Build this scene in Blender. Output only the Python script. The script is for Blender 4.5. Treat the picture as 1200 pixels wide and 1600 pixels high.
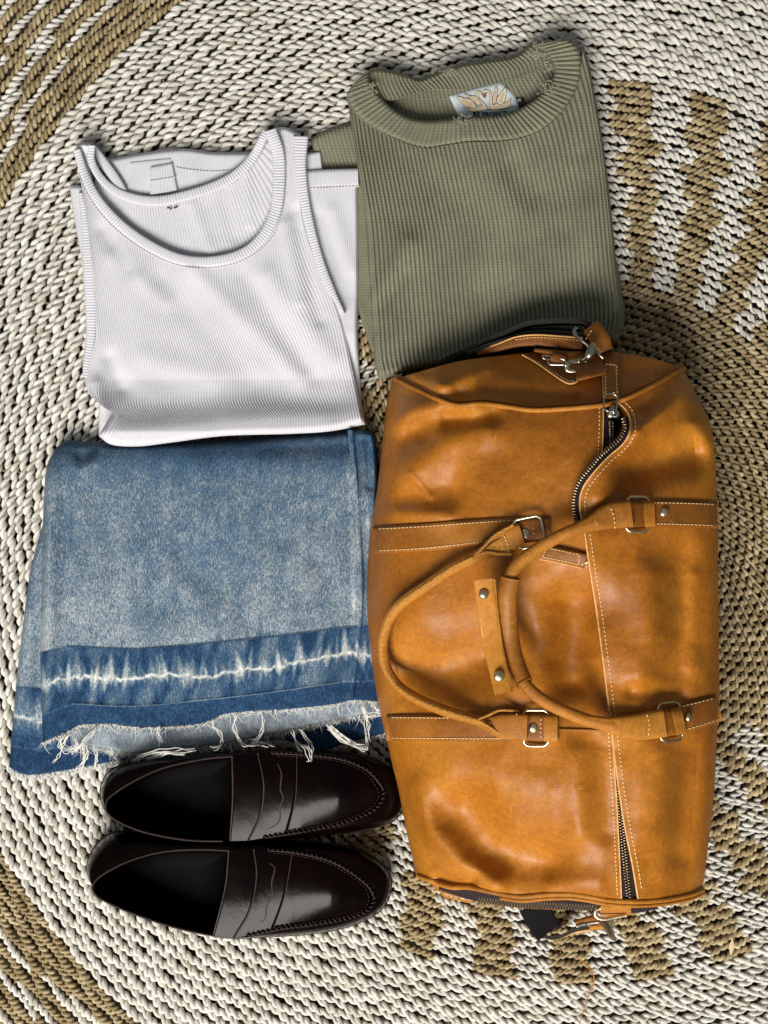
import bpy, math, random
import numpy as np
random.seed(7)
RNG = np.random.default_rng(7)
for _o in list(bpy.data.objects):
    bpy.data.objects.remove(_o)
scene = bpy.context.scene
col = scene.collection

# ------------------------------------------------------------------ camera, light, exposure
S = 0.00062            # metres per photograph pixel on the rug
D = 1.15               # camera height above the rug
cam_d = bpy.data.cameras.new('camera')
cam_d.sensor_fit = 'VERTICAL'
cam_d.sensor_height = 36.0
cam_d.lens = 36.0 * D / (1600 * S)
cam_d.clip_start = 0.05
cam_d.clip_end = 50
cam = bpy.data.objects.new('camera', cam_d)
cam.location = (0, 0, D)
cam.rotation_euler = (0, 0, 0)
col.objects.link(cam)
scene.camera = cam

world = bpy.data.worlds.new('World')
scene.world = world
world.use_nodes = True
_bg = world.node_tree.nodes['Background']
_bg.inputs['Color'].default_value = (0.93, 0.97, 1.0, 1)
_bg.inputs['Strength'].default_value = 0.21


def area_lamp(name, loc, target, sx, sy, power, color):
    d = bpy.data.lights.new(name, 'AREA')
    d.shape = 'RECTANGLE'
    d.size = sx
    d.size_y = sy
    d.energy = power
    d.color = color
    o = bpy.data.objects.new(name, d)
    o.location = loc
    v = np.array(target, float) - np.array(loc, float)
    from mathutils import Vector
    o.rotation_euler = Vector(v).to_track_quat('-Z', 'Y').to_euler()
    col.objects.link(o)
    return o


area_lamp('window_light', (-0.75, -2.4, 2.8), (0, 0, 0), 2.1, 1.5, 258, (1.0, 0.965, 0.91))

scene.view_settings.view_transform = 'Standard'
scene.view_settings.look = 'None'
scene.view_settings.exposure = 0.0
scene.view_settings.gamma = 1.0
scene.view_settings.use_curve_mapping = False
scene.render.engine = 'CYCLES'


# ------------------------------------------------------------------ helpers
def P(px, py, z):
    px = np.asarray(px, float); py = np.asarray(py, float); z = np.asarray(z, float)
    k = S * (1 - z / D)
    return np.stack(np.broadcast_arrays((px - 600) * k, (800 - py) * k, z), -1)


ZONES = dict(im=(0, 0, 1), z5=(560, 480, 2.069), z6=(560, 750, 2.069), z7=(600, 1100, 2.222), tk=(100, 180, 2.4),
             sw=(480, 40, 2.308), jn=(0, 650, 1.935), sh=(120, 1140, 2.308), st=(700, 490, 4), cb=(780, 1370, 5),
             zp=(860, 620, 6), hd=(740, 790, 6), lw=(740, 1060, 3.158), co=(540, 60, 3.158), nk=(100, 190, 3),
             lb=(690, 110, 8))


def Q(zone, pts):
    ox, oy, s = ZONES[zone]
    return [(ox + p[0] / s, oy + p[1] / s) + tuple(p[2:]) for p in pts]


def cr(points, n, closed=False, wy=1.0):
    """Catmull-Rom curve through the points, n samples evenly spaced by length."""
    p = np.asarray(points, float)
    if closed:
        q = np.vstack([p[-1], p, p[0], p[1]])
    else:
        q = np.vstack([2 * p[0] - p[1], p, 2 * p[-1] - p[-2]])
    out = []
    m = len(q) - 3
    for i in range(m):
        p0, p1, p2, p3 = q[i:i + 4]
        t = np.linspace(0, 1, 17)[:-1][:, None]
        out.append(0.5 * ((2 * p1) + (-p0 + p2) * t + (2 * p0 - 5 * p1 + 4 * p2 - p3) * t ** 2 + (-p0 + 3 * p1 - 3 * p2 + p3) * t ** 3))
    c = np.vstack(out + [q[-2][None]])
    d = np.r_[0, np.cumsum(np.hypot(np.diff(c[:, 0]), wy * np.diff(c[:, 1])) + 1e-9)]
    s = np.linspace(0, d[-1], n + 1)[:-1] if closed else np.linspace(0, d[-1], n)
    return np.stack([np.interp(s, d, c[:, k]) for k in range(c.shape[1])], -1)


def smooth_table(xs, ys, sig=0.02, n=401):
    t = np.linspace(min(xs), max(xs), n)
    y = np.interp(t, xs, ys)
    w = max(1, int(sig * n))
    k = np.exp(-0.5 * (np.arange(-3 * w, 3 * w + 1) / w) ** 2); k /= k.sum()
    # odd reflection keeps the end values
    left = 2 * y[0] - y[1:3 * w + 1][::-1]
    right = 2 * y[-1] - y[-3 * w - 1:-1][::-1]
    ye = np.convolve(np.r_[left, y, right], k, 'valid')
    return lambda v: np.interp(v, t, ye)


def seg(x, y, p0, p1, w, a, sharp=2.0):
    p0 = np.array(p0, float); p1 = np.array(p1, float)
    d = p1 - p0
    t = np.clip(((x - p0[0]) * d[0] + (y - p0[1]) * d[1]) / (d @ d), 0, 1)
    dx = x - p0[0] - t * d[0]; dy = y - p0[1] - t * d[1]
    r = np.sqrt(dx * dx + dy * dy) / w
    return a * np.exp(-r ** sharp)


def polyridge(x, y, pts, w, a, sharp=2.0):
    r = np.full(np.broadcast(x, y).shape, 1e9)
    for p0, p1 in zip(pts[:-1], pts[1:]):
        p0 = np.array(p0, float); p1 = np.array(p1, float)
        d = p1 - p0
        t = np.clip(((x - p0[0]) * d[0] + (y - p0[1]) * d[1]) / (d @ d), 0, 1)
        r = np.minimum(r, np.hypot(x - p0[0] - t * d[0], y - p0[1] - t * d[1]))
    return a * np.exp(-(r / w) ** sharp)


def vnoise(x, y, scale, seed=0):
    """cheap smooth value noise, -1..1"""
    r = np.random.default_rng(seed).uniform(-1, 1, (64, 64))
    gx = np.asarray(x, float) / scale; gy = np.asarray(y, float) / scale
    ix = np.floor(gx).astype(int); iy = np.floor(gy).astype(int)
    fx = gx - ix; fy = gy - iy
    fx = fx * fx * (3 - 2 * fx); fy = fy * fy * (3 - 2 * fy)
    a = r[ix % 64, iy % 64]; b = r[(ix + 1) % 64, iy % 64]; c = r[ix % 64, (iy + 1) % 64]; d = r[(ix + 1) % 64, (iy + 1) % 64]
    return (a * (1 - fx) + b * fx) * (1 - fy) + (c * (1 - fx) + d * fx) * fy


# ------------------------------------------------------------------ objects
def tag(o, label=None, cat=None, group=None, kind=None):
    if label: o['label'] = label
    if cat: o['category'] = cat
    if group: o['group'] = group
    if kind: o['kind'] = kind
    return o


def empty(name, loc, label, cat):
    o = bpy.data.objects.new(name, None)
    o.empty_display_size = 0.05
    o.location = loc
    col.objects.link(o)
    return tag(o, label, cat)


def link(name, me, mat, parent=None):
    o = bpy.data.objects.new(name, me)
    col.objects.link(o)
    if mat is not None and not me.materials:
        me.materials.append(mat)
    if parent is not None:
        o.parent = parent
        q = parent
        off = np.zeros(3)
        while q is not None:
            off += np.array(q.location); q = q.parent
        o.matrix_parent_inverse.identity()
        o.location = tuple(-off)
    return o


def mesh_np(name, verts, quads, smooth=True, uvs=None, color=None, fade=None):
    """verts (n,3), faces list/array of index tuples (all quads or all tris array), uvs per vertex"""
    me = bpy.data.meshes.new(name)
    verts = np.ascontiguousarray(verts, dtype=np.float32).reshape(-1, 3)
    q = np.ascontiguousarray(quads, dtype=np.int32)
    nf, k = q.shape
    me.vertices.add(len(verts)); me.vertices.foreach_set('co', verts.ravel())
    me.loops.add(nf * k); me.loops.foreach_set('vertex_index', q.ravel())
    me.polygons.add(nf); me.polygons.foreach_set('loop_start', np.arange(nf, dtype=np.int32) * k)
    me.update(calc_edges=True)
    if uvs is not None:
        l = me.uv_layers.new(name='UVMap')
        l.data.foreach_set('uv', np.ascontiguousarray(np.asarray(uvs, np.float32)[q.ravel()]).ravel())
    if color is not None:
        a = me.color_attributes.new('dye', 'FLOAT_COLOR', 'POINT')
        c = np.ones((len(verts), 4), np.float32); c[:, :3] = color
        a.data.foreach_set('color', c.ravel())
    if fade is not None:
        a = me.attributes.new('fade', 'FLOAT', 'POINT')
        a.data.foreach_set('value', np.ascontiguousarray(fade, dtype=np.float32).ravel())
    me.polygons.foreach_set('use_smooth', np.full(nf, smooth))
    me.validate()
    me.update()
    return me


def gquads(nu, nv, base=0, wrap_u=False, wrap_v=False):
    """faces of a grid whose vertex index is u*nv+v"""
    uu = np.arange(nu if wrap_u else nu - 1); vv = np.arange(nv if wrap_v else nv - 1)
    a, b = np.meshgrid(uu, vv, indexing='ij')
    a2 = (a + 1) % nu; b2 = (b + 1) % nv
    return base + np.stack([a * nv + b, a2 * nv + b, a2 * nv + b2, a * nv + b2], -1).reshape(-1, 4)


def fix_up(verts, quads):
    """flip all faces if their mean normal looks down"""
    v = np.asarray(verts).reshape(-1, 3)
    n = np.cross(v[quads[:, 1]] - v[quads[:, 0]], v[quads[:, 3]] - v[quads[:, 0]])
    return quads[:, ::-1] if n[:, 2].sum() < 0 else quads


def coons(T, B, L, R, nu, nv, wy=1.0):
    """T,B run left->right, L,R run top->bottom (px).  returns X,Y (nu,nv), U,V"""
    T = cr(T, nu, wy=wy); B = cr(B, nu, wy=wy); L = cr(L, nv); R = cr(R, nv)
    u = np.linspace(0, 1, nu)[:, None, None]; v = np.linspace(0, 1, nv)[None, :, None]
    c00 = (T[0] + L[0]) / 2; c10 = (T[-1] + R[0]) / 2; c01 = (B[0] + L[-1]) / 2; c11 = (B[-1] + R[-1]) / 2
    g = ((1 - v) * T[:, None, :] + v * B[:, None, :] + (1 - u) * L[None] + u * R[None]
         - ((1 - u) * (1 - v) * c00 + u * (1 - v) * c10 + (1 - u) * v * c01 + u * v * c11))
    return g[..., 0], g[..., 1], u[..., 0] + 0 * v[..., 0], v[..., 0] + 0 * u[..., 0]


def edge_roll(X, Y, widths, kind=2.0):
    """0 at rolled edges -> 1 inside. widths = (L,R,T,B) px, 0 = no roll"""
    e = np.ones_like(X)
    du = np.hypot(np.diff(X, axis=0), np.diff(Y, axis=0)); dv = np.hypot(np.diff(X, axis=1), np.diff(Y, axis=1))
    zu = np.zeros((1, X.shape[1])); zv = np.zeros((X.shape[0], 1))
    dl = np.vstack([zu, np.cumsum(du, 0)]); dr = dl[-1:] - dl
    dt = np.hstack([zv, np.cumsum(dv, 1)]); db = dt[:, -1:] - dt
    for d, w in zip((dl, dr, dt, db), widths):
        if w > 0:
            q = np.clip(1 - d / w, 0, 1)
            e = e * np.sqrt(np.clip(1 - q ** 2, 0, 1))
    return e


def patch(name, mat, parent, T, B, L, R, nu, nv, zfun, roll=(0, 0, 0, 0), base=0.0, rib=None, fade=None, zadd=None, uvscale=1.0, skirt=None, wy=1.0):
    """cloth / leather panel.  rib=(count, depth_m) raises ribs running top->bottom; skirt = z the border is dropped to"""
    X, Y, U, V = coons(T, B, L, R, nu, nv, wy)
    Z = zfun(X, Y)
    e = edge_roll(X, Y, roll)
    b = base(X, Y) if callable(base) else base
    Z = b + (Z - b) * e
    if rib:
        f = (U * rib[0]) % 1.0
        Z = Z + rib[1] * (1 - np.abs(2 * f - 1) ** 3.0) * (0.25 + 0.75 * e)
    if zadd is not None:
        Z = Z + zadd(X, Y, U, V)
    verts = P(X, Y, Z).reshape(-1, 3)
    q = gquads(nu, nv)
    uv = np.stack([(U * rib[0] if rib else X / 100.0 * uvscale), Y / 100.0 * uvscale], -1).reshape(-1, 2)
    if skirt is not None:
        zs, inset = skirt
        loop = np.r_[np.arange(nu) * nv, (nu - 1) * nv + np.arange(1, nv), (np.arange(nu - 2, -1, -1)) * nv + nv - 1, np.arange(nv - 2, 0, -1)]
        pv = verts[loop]
        cen = pv.mean(0)
        dirv = pv - cen; dirv[:, 2] = 0
        dirv /= np.linalg.norm(dirv, axis=1)[:, None] + 1e-9
        rings = []
        for t, bul in ((0.33, 0.35), (0.66, 0.3), (0.9, -0.2), (1.0, -0.9)):
            r = pv.copy(); r[:, 2] = pv[:, 2] * (1 - t) + zs * t
            r[:, :2] += dirv[:, :2] * inset * bul
            rings.append(r)
        n0 = len(verts); m = len(loop)
        prev = loop
        allq = [q]
        for k, r in enumerate(rings):
            idx = n0 + k * m + np.arange(m)
            allq.append(np.stack([prev, idx, np.roll(idx, -1), np.roll(prev, -1)], -1))
            prev = idx
        uv = np.vstack([uv] + [uv[loop]] * len(rings))
        verts = np.vstack([verts] + rings)
        q = np.vstack(allq)
    fd = None
    if fade is not None:
        fd = fade(X, Y, U, V).reshape(-1)
        if len(fd) < len(verts):
            fd = np.r_[fd, np.zeros(len(verts) - len(fd))]
    q = fix_up(verts, q)
    return link(name, mesh_np(name, verts, q, uvs=uv, fade=fd), mat, parent)


def strip(name, mat, parent, pts, width, zfun, thick=0.003, n=60, across=6, round_=0.5, rib=None, zoff=0.0, absz=False, sink=0.0012, fade=None, uvs_=1.0):
    """flat band lying along px points; width px (number or list); z from zfun + thickness, or absolute z given as third coordinate"""
    c = cr(pts, n)
    t = np.gradient(c[:, :2], axis=0); t /= np.linalg.norm(t, axis=1)[:, None] + 1e-9
    nrm = np.stack([-t[:, 1], t[:, 0]], -1)
    w = np.interp(np.linspace(0, 1, n), np.linspace(0, 1, len(width)), width) if np.ndim(width) else np.full(n, width)
    a = np.linspace(-1, 1, across)
    a = np.r_[-1, a, 1]
    X = c[:, None, 0] + nrm[:, None, 0] * a * w[:, None] / 2
    Y = c[:, None, 1] + nrm[:, None, 1] * a * w[:, None] / 2
    prof = (1 - round_) + round_ * np.sqrt(np.clip(1 - np.abs(a) ** 2.5, 0, 1))
    Zb = (c[:, None, 2] + 0 * X) if absz else zfun(X, Y)
    Z = Zb + zoff + thick * prof
    dl = np.r_[0, np.cumsum(np.linalg.norm(np.diff(c[:, :2], axis=0), axis=1))]
    if rib:
        f = (dl / rib[0]) % 1.0
        Z = Z + (rib[1] * (1 - np.abs(2 * f - 1) ** 3))[:, None]
    Z[:, 0] = Zb[:, 0] + zoff - sink; Z[:, -1] = Zb[:, -1] + zoff - sink
    m = len(a)
    verts = P(X, Y, Z).reshape(-1, 3)
    q = fix_up(verts, gquads(n, m))
    # end caps
    uv = np.stack([np.repeat(dl[:, None], m, 1) / (rib[0] if rib else 100.0) * uvs_, (a * w[:, None] / 2 + 0 * X) / 100.0 * uvs_], -1).reshape(-1, 2)
    fd = fade(X, Y, None, None).reshape(-1) if fade is not None else None
    me = mesh_np(name, verts, q, uvs=uv, fade=fd)
    return link(name, me, mat, parent)


def tube_geo(pts3, rad, sides=8, closed=False, flat=1.0, rot0=0.0, caps=True):
    """pts3 world (n,3); rad metres scalar/array; flat scales the thickness in the vertical-ish direction"""
    p = np.asarray(pts3, float); n = len(p)
    rad = np.broadcast_to(np.asarray(rad, float), (n,))
    t = (np.roll(p, -1, 0) - np.roll(p, 1, 0)) if closed else np.gradient(p, axis=0)
    t /= np.linalg.norm(t, axis=1)[:, None] + 1e-12
    up = np.array([0, 0, 1.0])
    side = np.cross(t, up); ln = np.linalg.norm(side, axis=1)
    bad = ln < 0.15
    side[bad] = np.cross(t[bad], np.array([0, 1.0, 0]))
    side /= np.linalg.norm(side, axis=1)[:, None] + 1e-12
    nor = np.cross(side, t)
    a = np.linspace(0, 2 * math.pi, sides, endpoint=False) + rot0
    v = p[:, None] + rad[:, None, None] * (np.cos(a)[None, :, None] * side[:, None] + flat * np.sin(a)[None, :, None] * nor[:, None])
    q = gquads(n, sides, wrap_u=closed, wrap_v=True)[:, ::-1]
    dl = np.r_[0, np.cumsum(np.linalg.norm(np.diff(p, axis=0), axis=1))]
    uv = np.stack([np.repeat(dl[:, None], sides, 1) / S / 100, np.repeat(np.arange(sides)[None] / sides, n, 0)], -1).reshape(-1, 2)
    verts = v.reshape(-1, 3)
    if caps and not closed:
        c0 = len(verts)
        verts = np.vstack([verts, p[0], p[-1]])
        uv = np.vstack([uv, uv[0], uv[-1]])
        k = np.arange(sides); k2 = (k + 1) % sides
        q = np.vstack([q, np.stack([k, k2, np.full(sides, c0), np.full(sides, c0)], -1)[:, [0, 1, 2, 2]][:, :4],
                       np.stack([(n - 1) * sides + k2, (n - 1) * sides + k, np.full(sides, c0 + 1), np.full(sides, c0 + 1)], -1)])
    return verts, q, uv


def clean(me):
    """degenerate cap quads -> validate turns them into triangles"""
    me.validate(); me.update(); return me


def tube(name, mat, parent, pts, r, zfun=None, n=60, sides=10, closed=False, flat=1.0, zoff=0.0):
    """px tube: pts (px,py,z) or (px,py) with zfun; r in px"""
    c = cr(pts, n, closed)
    z = (zfun(c[:, 0], c[:, 1]) + zoff) if zfun is not None else c[:, 2]
    rr = np.interp(np.linspace(0, 1, n), np.linspace(0, 1, len(r)), r) if np.ndim(r) else np.full(n, r)
    v, q, uv = tube_geo(P(c[:, 0], c[:, 1], z), rr * S * (1 - z / D), sides, closed, flat, caps=False)
    if not closed:      # pinch the ends shut
        rr0 = P(c[[0, -1], 0], c[[0, -1], 1], z[[0, -1]])
        n0 = len(v)
        v = np.vstack([v, rr0 + (v[:sides].mean(0) - rr0[0]) * 0])
        k = np.arange(sides); k2 = (k + 1) % sides
        tri1 = np.stack([k, k2, np.full(sides, n0)], -1); tri2 = np.stack([(n - 1) * sides + k2, (n - 1) * sides + k, np.full(sides, n0 + 1)], -1)
        uv = np.vstack([uv, uv[0], uv[-1]])
        tris = np.vstack([q[:, [0, 1, 2]], q[:, [0, 2, 3]], tri1, tri2])
        me = mesh_np(name, v, tris, uvs=uv)
    else:
        me = mesh_np(name, v, q, uvs=uv)
    return link(name, me, mat, parent)


def stitches(name, mat, parent, pts, zfun, pitch=7.0, length=5.0, r=0.9, zoff=0.001, slant=0.0, absz=False):
    """row of small raised thread stitches along a px line, one part"""
    L = np.linalg.norm(np.diff(np.asarray(pts, float)[:, :2], axis=0), axis=1).sum()
    n = max(2, int(L / pitch))
    c = cr(pts, n * 4 + 1)
    vs, qs = [], []
    base = 0
    a = np.linspace(0, 2 * math.pi, 5, endpoint=False)
    for i in range(n):
        m = c[i * 4 + 2]; d = c[min(i * 4 + 3, len(c) - 1)] - c[i * 4 + 1]
        d = d[:2] / (np.linalg.norm(d[:2]) + 1e-9)
        ca, sa = math.cos(slant), math.sin(slant)
        d = np.array([d[0] * ca - d[1] * sa, d[0] * sa + d[1] * ca])
        nn = np.array([-d[1], d[0]])
        for k, (s, rr) in enumerate(((-0.5, 0.25), (-0.3, 1.0), (0.3, 1.0), (0.5, 0.25))):
            ctr = m[:2] + d * length * s * (1 + 0.1 * random.uniform(-1, 1))
            x = ctr[0] + nn[0] * np.cos(a) * r * rr; y = ctr[1] + nn[1] * np.cos(a) * r * rr
            zb = m[2] if absz else float(zfun(np.array([ctr[0]]), np.array([ctr[1]]))[0])
            vs.append(P(x, y, zb + zoff + np.sin(a) * r * rr * S))
        qs.append(gquads(4, 5, base=base, wrap_v=True))
        base += 20
    o = link(name, mesh_np(name, np.vstack(vs), np.vstack(qs)), mat, parent)
    o['kind'] = 'stuff'
    return o


# ------------------------------------------------------------------ materials
class NT:
    def __init__(self, name):
        self.m = bpy.data.materials.new(name)
        self.m.use_nodes = True
        self.t = self.m.node_tree
        self.b = self.t.nodes['Principled BSDF']

    def n(self, typ, ins=None, **props):
        nd = self.t.nodes.new(typ)
        for k, v in props.items():
            setattr(nd, k, v)
        for k, v in (ins or {}).items():
            self.put(nd.inputs[k], v)
        return nd

    def put(self, sock, v):
        if isinstance(v, bpy.types.NodeSocket):
            self.t.links.new(v, sock)
        elif isinstance(v, bpy.types.Node):
            self.t.links.new(v.outputs[0], sock)
        else:
            if hasattr(sock, 'default_value') and hasattr(sock.default_value, '__len__') and not hasattr(v, '__len__'):
                v = (v,) * len(sock.default_value)
            if hasattr(v, '__len__') and len(v) == 3 and len(sock.default_value) == 4:
                v = (*v, 1)
            sock.default_value = v

    def math(self, op, a, b=0.0, c=0.0):
        nd = self.t.nodes.new('ShaderNodeMath'); nd.operation = op
        self.put(nd.inputs[0], a); self.put(nd.inputs[1], b); self.put(nd.inputs[2], c)
        return nd.outputs[0]

    def mix(self, f, a, b, mode='MIX'):
        nd = self.t.nodes.new('ShaderNodeMix'); nd.data_type = 'RGBA'; nd.blend_type = mode
        self.put(nd.inputs[0], f); self.put(nd.inputs[6], a); self.put(nd.inputs[7], b)
        return nd.outputs[2]

    def ramp(self, f, stops):
        nd = self.t.nodes.new('ShaderNodeValToRGB')
        el = nd.color_ramp.elements
        while len(el) < len(stops):
            el.new(0.5)
        for e, (p, c) in zip(el, stops):
            e.position = p
            e.color = (*c, 1) if hasattr(c, '__len__') else (c, c, c, 1)
        self.put(nd.inputs[0], f)
        return nd.outputs[0]

    def noise(self, vec=None, scale=5.0, detail=4.0, rough=0.55, dist=0.0):
        nd = self.n('ShaderNodeTexNoise', {'Scale': scale, 'Detail': detail, 'Roughness': rough, 'Distortion': dist})
        if vec is not None:
            self.put(nd.inputs['Vector'], vec)
        return nd.outputs[0]

    def pos(self):
        return self.n('ShaderNodeNewGeometry').outputs['Position']

    def uv(self):
        return self.n('ShaderNodeUVMap', uv_map='UVMap').outputs[0]

    def scaled(self, vec, s):
        return self.n('ShaderNodeMapping', {'Vector': vec, 'Scale': s}).outputs[0]

    def bump(self, h, strength=0.3, dist=0.001, prev=None):
        nd = self.n('ShaderNodeBump', {'Strength': strength, 'Distance': dist, 'Height': h})
        if prev is not None:
            self.put(nd.inputs['Normal'], prev)
        return nd.outputs[0]

    def done(self, color=None, rough=None, normal=None, **kw):
        if color is not None: self.put(self.b.inputs['Base Color'], color)
        if rough is not None: self.put(self.b.inputs['Roughness'], rough)
        if normal is not None: self.put(self.b.inputs['Normal'], normal)
        for k, v in kw.items():
            self.put(self.b.inputs[k.replace('_', ' ')], v)
        return self.m


def mat_rope():
    t = NT('seagrass_rope')
    dye = t.n('ShaderNodeVertexColor', layer_name='dye').outputs[0]
    uv = t.uv()
    fib = t.noise(t.scaled(uv, (3.5, 22, 1)), 1.0, 4, 0.7)
    blot = t.noise(t.pos(), 60, 4, 0.6)
    c = t.mix(1.0, dye, t.ramp(fib, [(0.25, (0.5, 0.47, 0.41)), (0.5, (0.97, 0.96, 0.95)), (0.8, (1.14, 1.13, 1.1))]), 'MULTIPLY')
    c = t.mix(1.0, c, t.ramp(blot, [(0.3, (0.8, 0.78, 0.72)), (0.6, (1.04, 1.04, 1.04))]), 'MULTIPLY')
    return t.done(c, 0.72, t.bump(fib, 0.8, 0.0011), Specular_IOR_Level=0.2)


def mat_simple(name, c, rough=0.6, noise_s=80, var=0.25, bump=0.2, metal=0.0, spec=0.4, bdist=0.0005):
    t = NT(name)
    nz = t.noise(t.pos(), noise_s, 5, 0.6)
    lo = tuple(x * (1 - var) for x in c); hi = tuple(min(1, x * (1 + var)) for x in c)
    return t.done(t.ramp(nz, [(0.3, lo), (0.7, hi)]), rough, t.bump(nz, bump, bdist), Metallic=metal, Specular_IOR_Level=spec)


def mat_leather(name, deep, mid, pale, rough=0.52, scratch=1.0, seed=0.0, wrinkle=False):
    t = NT(name)
    p = t.n('ShaderNodeMapping', {'Vector': t.pos(), 'Location': (seed, seed * 1.7, seed * 0.6)}).outputs[0]
    big = t.noise(p, 7.0, 5, 0.6, 0.4)
    c = t.ramp(big, [(0.33, deep), (0.53, mid), (0.74, pale)])
    fine = t.noise(p, 220, 4, 0.65)
    c = t.mix(0.5, c, t.ramp(fine, [(0.3, (0.55, 0.55, 0.55)), (0.7, (1.25, 1.25, 1.25))]), 'MULTIPLY')
    streak = t.noise(t.scaled(p, (9, 60, 30)), 1.0, 4, 0.6)
    c = t.mix(t.math('MULTIPLY', t.ramp(streak, [(0.56, 0.0), (0.75, 1.0)]), 0.35), c, pale)
    # faint rubbed lines: thin iso-lines of a stretched noise field, kept only in patches
    for k, (sc, wd, th) in enumerate(((20, 0.0022, 0.57), (13, 0.0016, 0.58))):
        q = t.n('ShaderNodeMapping', {'Vector': p, 'Location': (k * 3.1 + 1, k * 1.3, 0.4 * k), 'Rotation': (0, 0, 0.5 + k), 'Scale': (1, 2.4, 1)}).outputs[0]
        nz = t.noise(q, sc, 0.5, 0.4, 0.3)
        line = t.math('LESS_THAN', t.math('ABSOLUTE', t.math('SUBTRACT', nz, 0.5)), wd)
        keep = t.ramp(t.noise(q, sc * 0.55, 2, 0.5), [(th, 0.0), (th + 0.06, 1.0)])
        c = t.mix(t.math('MULTIPLY', t.math('MULTIPLY', line, keep), 0.4 * scratch), c, tuple(min(1, x * 1.4 + 0.03) for x in pale))
    vor = t.n('ShaderNodeTexVoronoi', {'Vector': p, 'Scale': 620.0}).outputs['Distance']
    nrm = t.bump(vor, 0.2, 0.0006)
    nrm = t.bump(fine, 0.22, 0.0007, nrm)
    nrm = t.bump(t.noise(p, 38, 3, 0.5), 0.22, 0.003, nrm)
    if wrinkle:
        nrm = t.bump(t.noise(t.scaled(t.uv(), (34, 1.6, 1)), 1.0, 3, 0.6), 0.5, 0.0015, nrm)
    rg = t.ramp(t.noise(p, 30, 4, 0.6), [(0.3, rough - 0.07), (0.7, rough + 0.12)])
    return t.done(c, rg, nrm, Specular_IOR_Level=0.3)


def mat_cloth(name, c, var=0.12, rough=0.9, bump=0.3, sheen=0.25, scale=900):
    t = NT(name)
    f = t.noise(t.pos(), scale, 3, 0.7)
    b = t.noise(t.pos(), 16, 4, 0.6)
    col_ = t.mix(1.0, t.ramp(f, [(0.3, tuple(x * (1 - 1.6 * var) for x in c)), (0.7, tuple(min(1, x * (1 + var)) for x in c))]),
                 t.ramp(b, [(0.3, 1 - var * 0.8), (0.7, 1.0 + var * 0.3)]), 'MULTIPLY')
    return t.done(col_, rough, t.bump(f, bump, 0.0006), Specular_IOR_Level=0.15, Sheen_Weight=sheen, Sheen_Roughness=0.5)


def mat_knit(name, hi, lo, var, stitch, rough=0.9, bump=0.6):
    """ribbed knit: uv.x counts ribs, uv.y runs along them; stitches seen as fine cross relief"""
    t = NT(name)
    uv = t.uv()
    sx = t.n('ShaderNodeSeparateXYZ', {'Vector': uv})
    w = t.math('SINE', t.math('MULTIPLY', sx.outputs[1], stitch))
    f = t.noise(t.pos(), 1100, 3, 0.7)
    b = t.noise(t.pos(), 22, 5, 0.65)
    col_ = t.ramp(f, [(0.3, lo), (0.7, hi)])
    col_ = t.mix(1.0, col_, t.ramp(b, [(0.3, 1 - var), (0.7, 1 + var * 0.4)]), 'MULTIPLY')
    h = t.math('ADD', t.math('MULTIPLY', w, 0.35), f)
    return t.done(col_, rough, t.bump(h, bump, 0.0007), Specular_IOR_Level=0.08, Sheen_Weight=0.0, Sheen_Roughness=0.5)


def mat_denim(name, stops, twill=1.0):
    """colour from the dyed / bleached value, with some painted shade, stored on the cloth + woven fleck"""
    t = NT(name)
    fade = t.n('ShaderNodeAttribute', attribute_name='fade').outputs['Fac']
    p = t.pos()
    rot = t.n('ShaderNodeMapping', {'Vector': p, 'Rotation': (0, 0, 0.75), 'Scale': (900, 260, 500)}).outputs[0]
    fleck = t.noise(rot, 1.0, 3, 0.75)
    fl2 = t.noise(p, 700, 2, 0.7)
    v = t.math('ADD', fade, t.math('MULTIPLY', t.math('SUBTRACT', fleck, 0.5), 0.95 * twill))
    v = t.math('ADD', v, t.math('MULTIPLY', t.math('SUBTRACT', fl2, 0.5), 0.6 * twill))
    c = t.ramp(v, stops)
    tw = t.n('ShaderNodeTexWave', {'Vector': t.n('ShaderNodeMapping', {'Vector': p, 'Rotation': (0, 0, 0.78)}).outputs[0], 'Scale': 260.0, 'Distortion': 1.0}).outputs[1]
    h = t.math('ADD', t.math('MULTIPLY', tw, 0.6), fleck)
    return t.done(c, 0.88, t.bump(h, 0.35, 0.0006), Specular_IOR_Level=0.15)


def mat_metal(name, c, rough):
    t = NT(name)
    nz = t.noise(t.pos(), 300, 3, 0.6)
    return t.done(t.ramp(nz, [(0.3, tuple(x * 0.8 for x in c)), (0.7, c)]), t.ramp(nz, [(0.3, rough - 0.06), (0.7, rough + 0.1)]), Metallic=1.0)


def mat_gloss(name, c, rough, c2=None, coat=0.0):
    t = NT(name)
    nz = t.noise(t.pos(), 26, 4, 0.6)
    fine = t.noise(t.pos(), 500, 3, 0.6)
    return t.done(t.ramp(nz, [(0.3, c), (0.7, c2 or c)]), t.ramp(nz, [(0.3, rough - 0.04), (0.7, rough + 0.06)]),
                  t.bump(t.noise(t.pos(), 70, 3, 0.5), 0.12, 0.002, t.bump(fine, 0.06, 0.0004)), Specular_IOR_Level=0.09, Coat_Weight=coat, Coat_Roughness=0.12)


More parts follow.
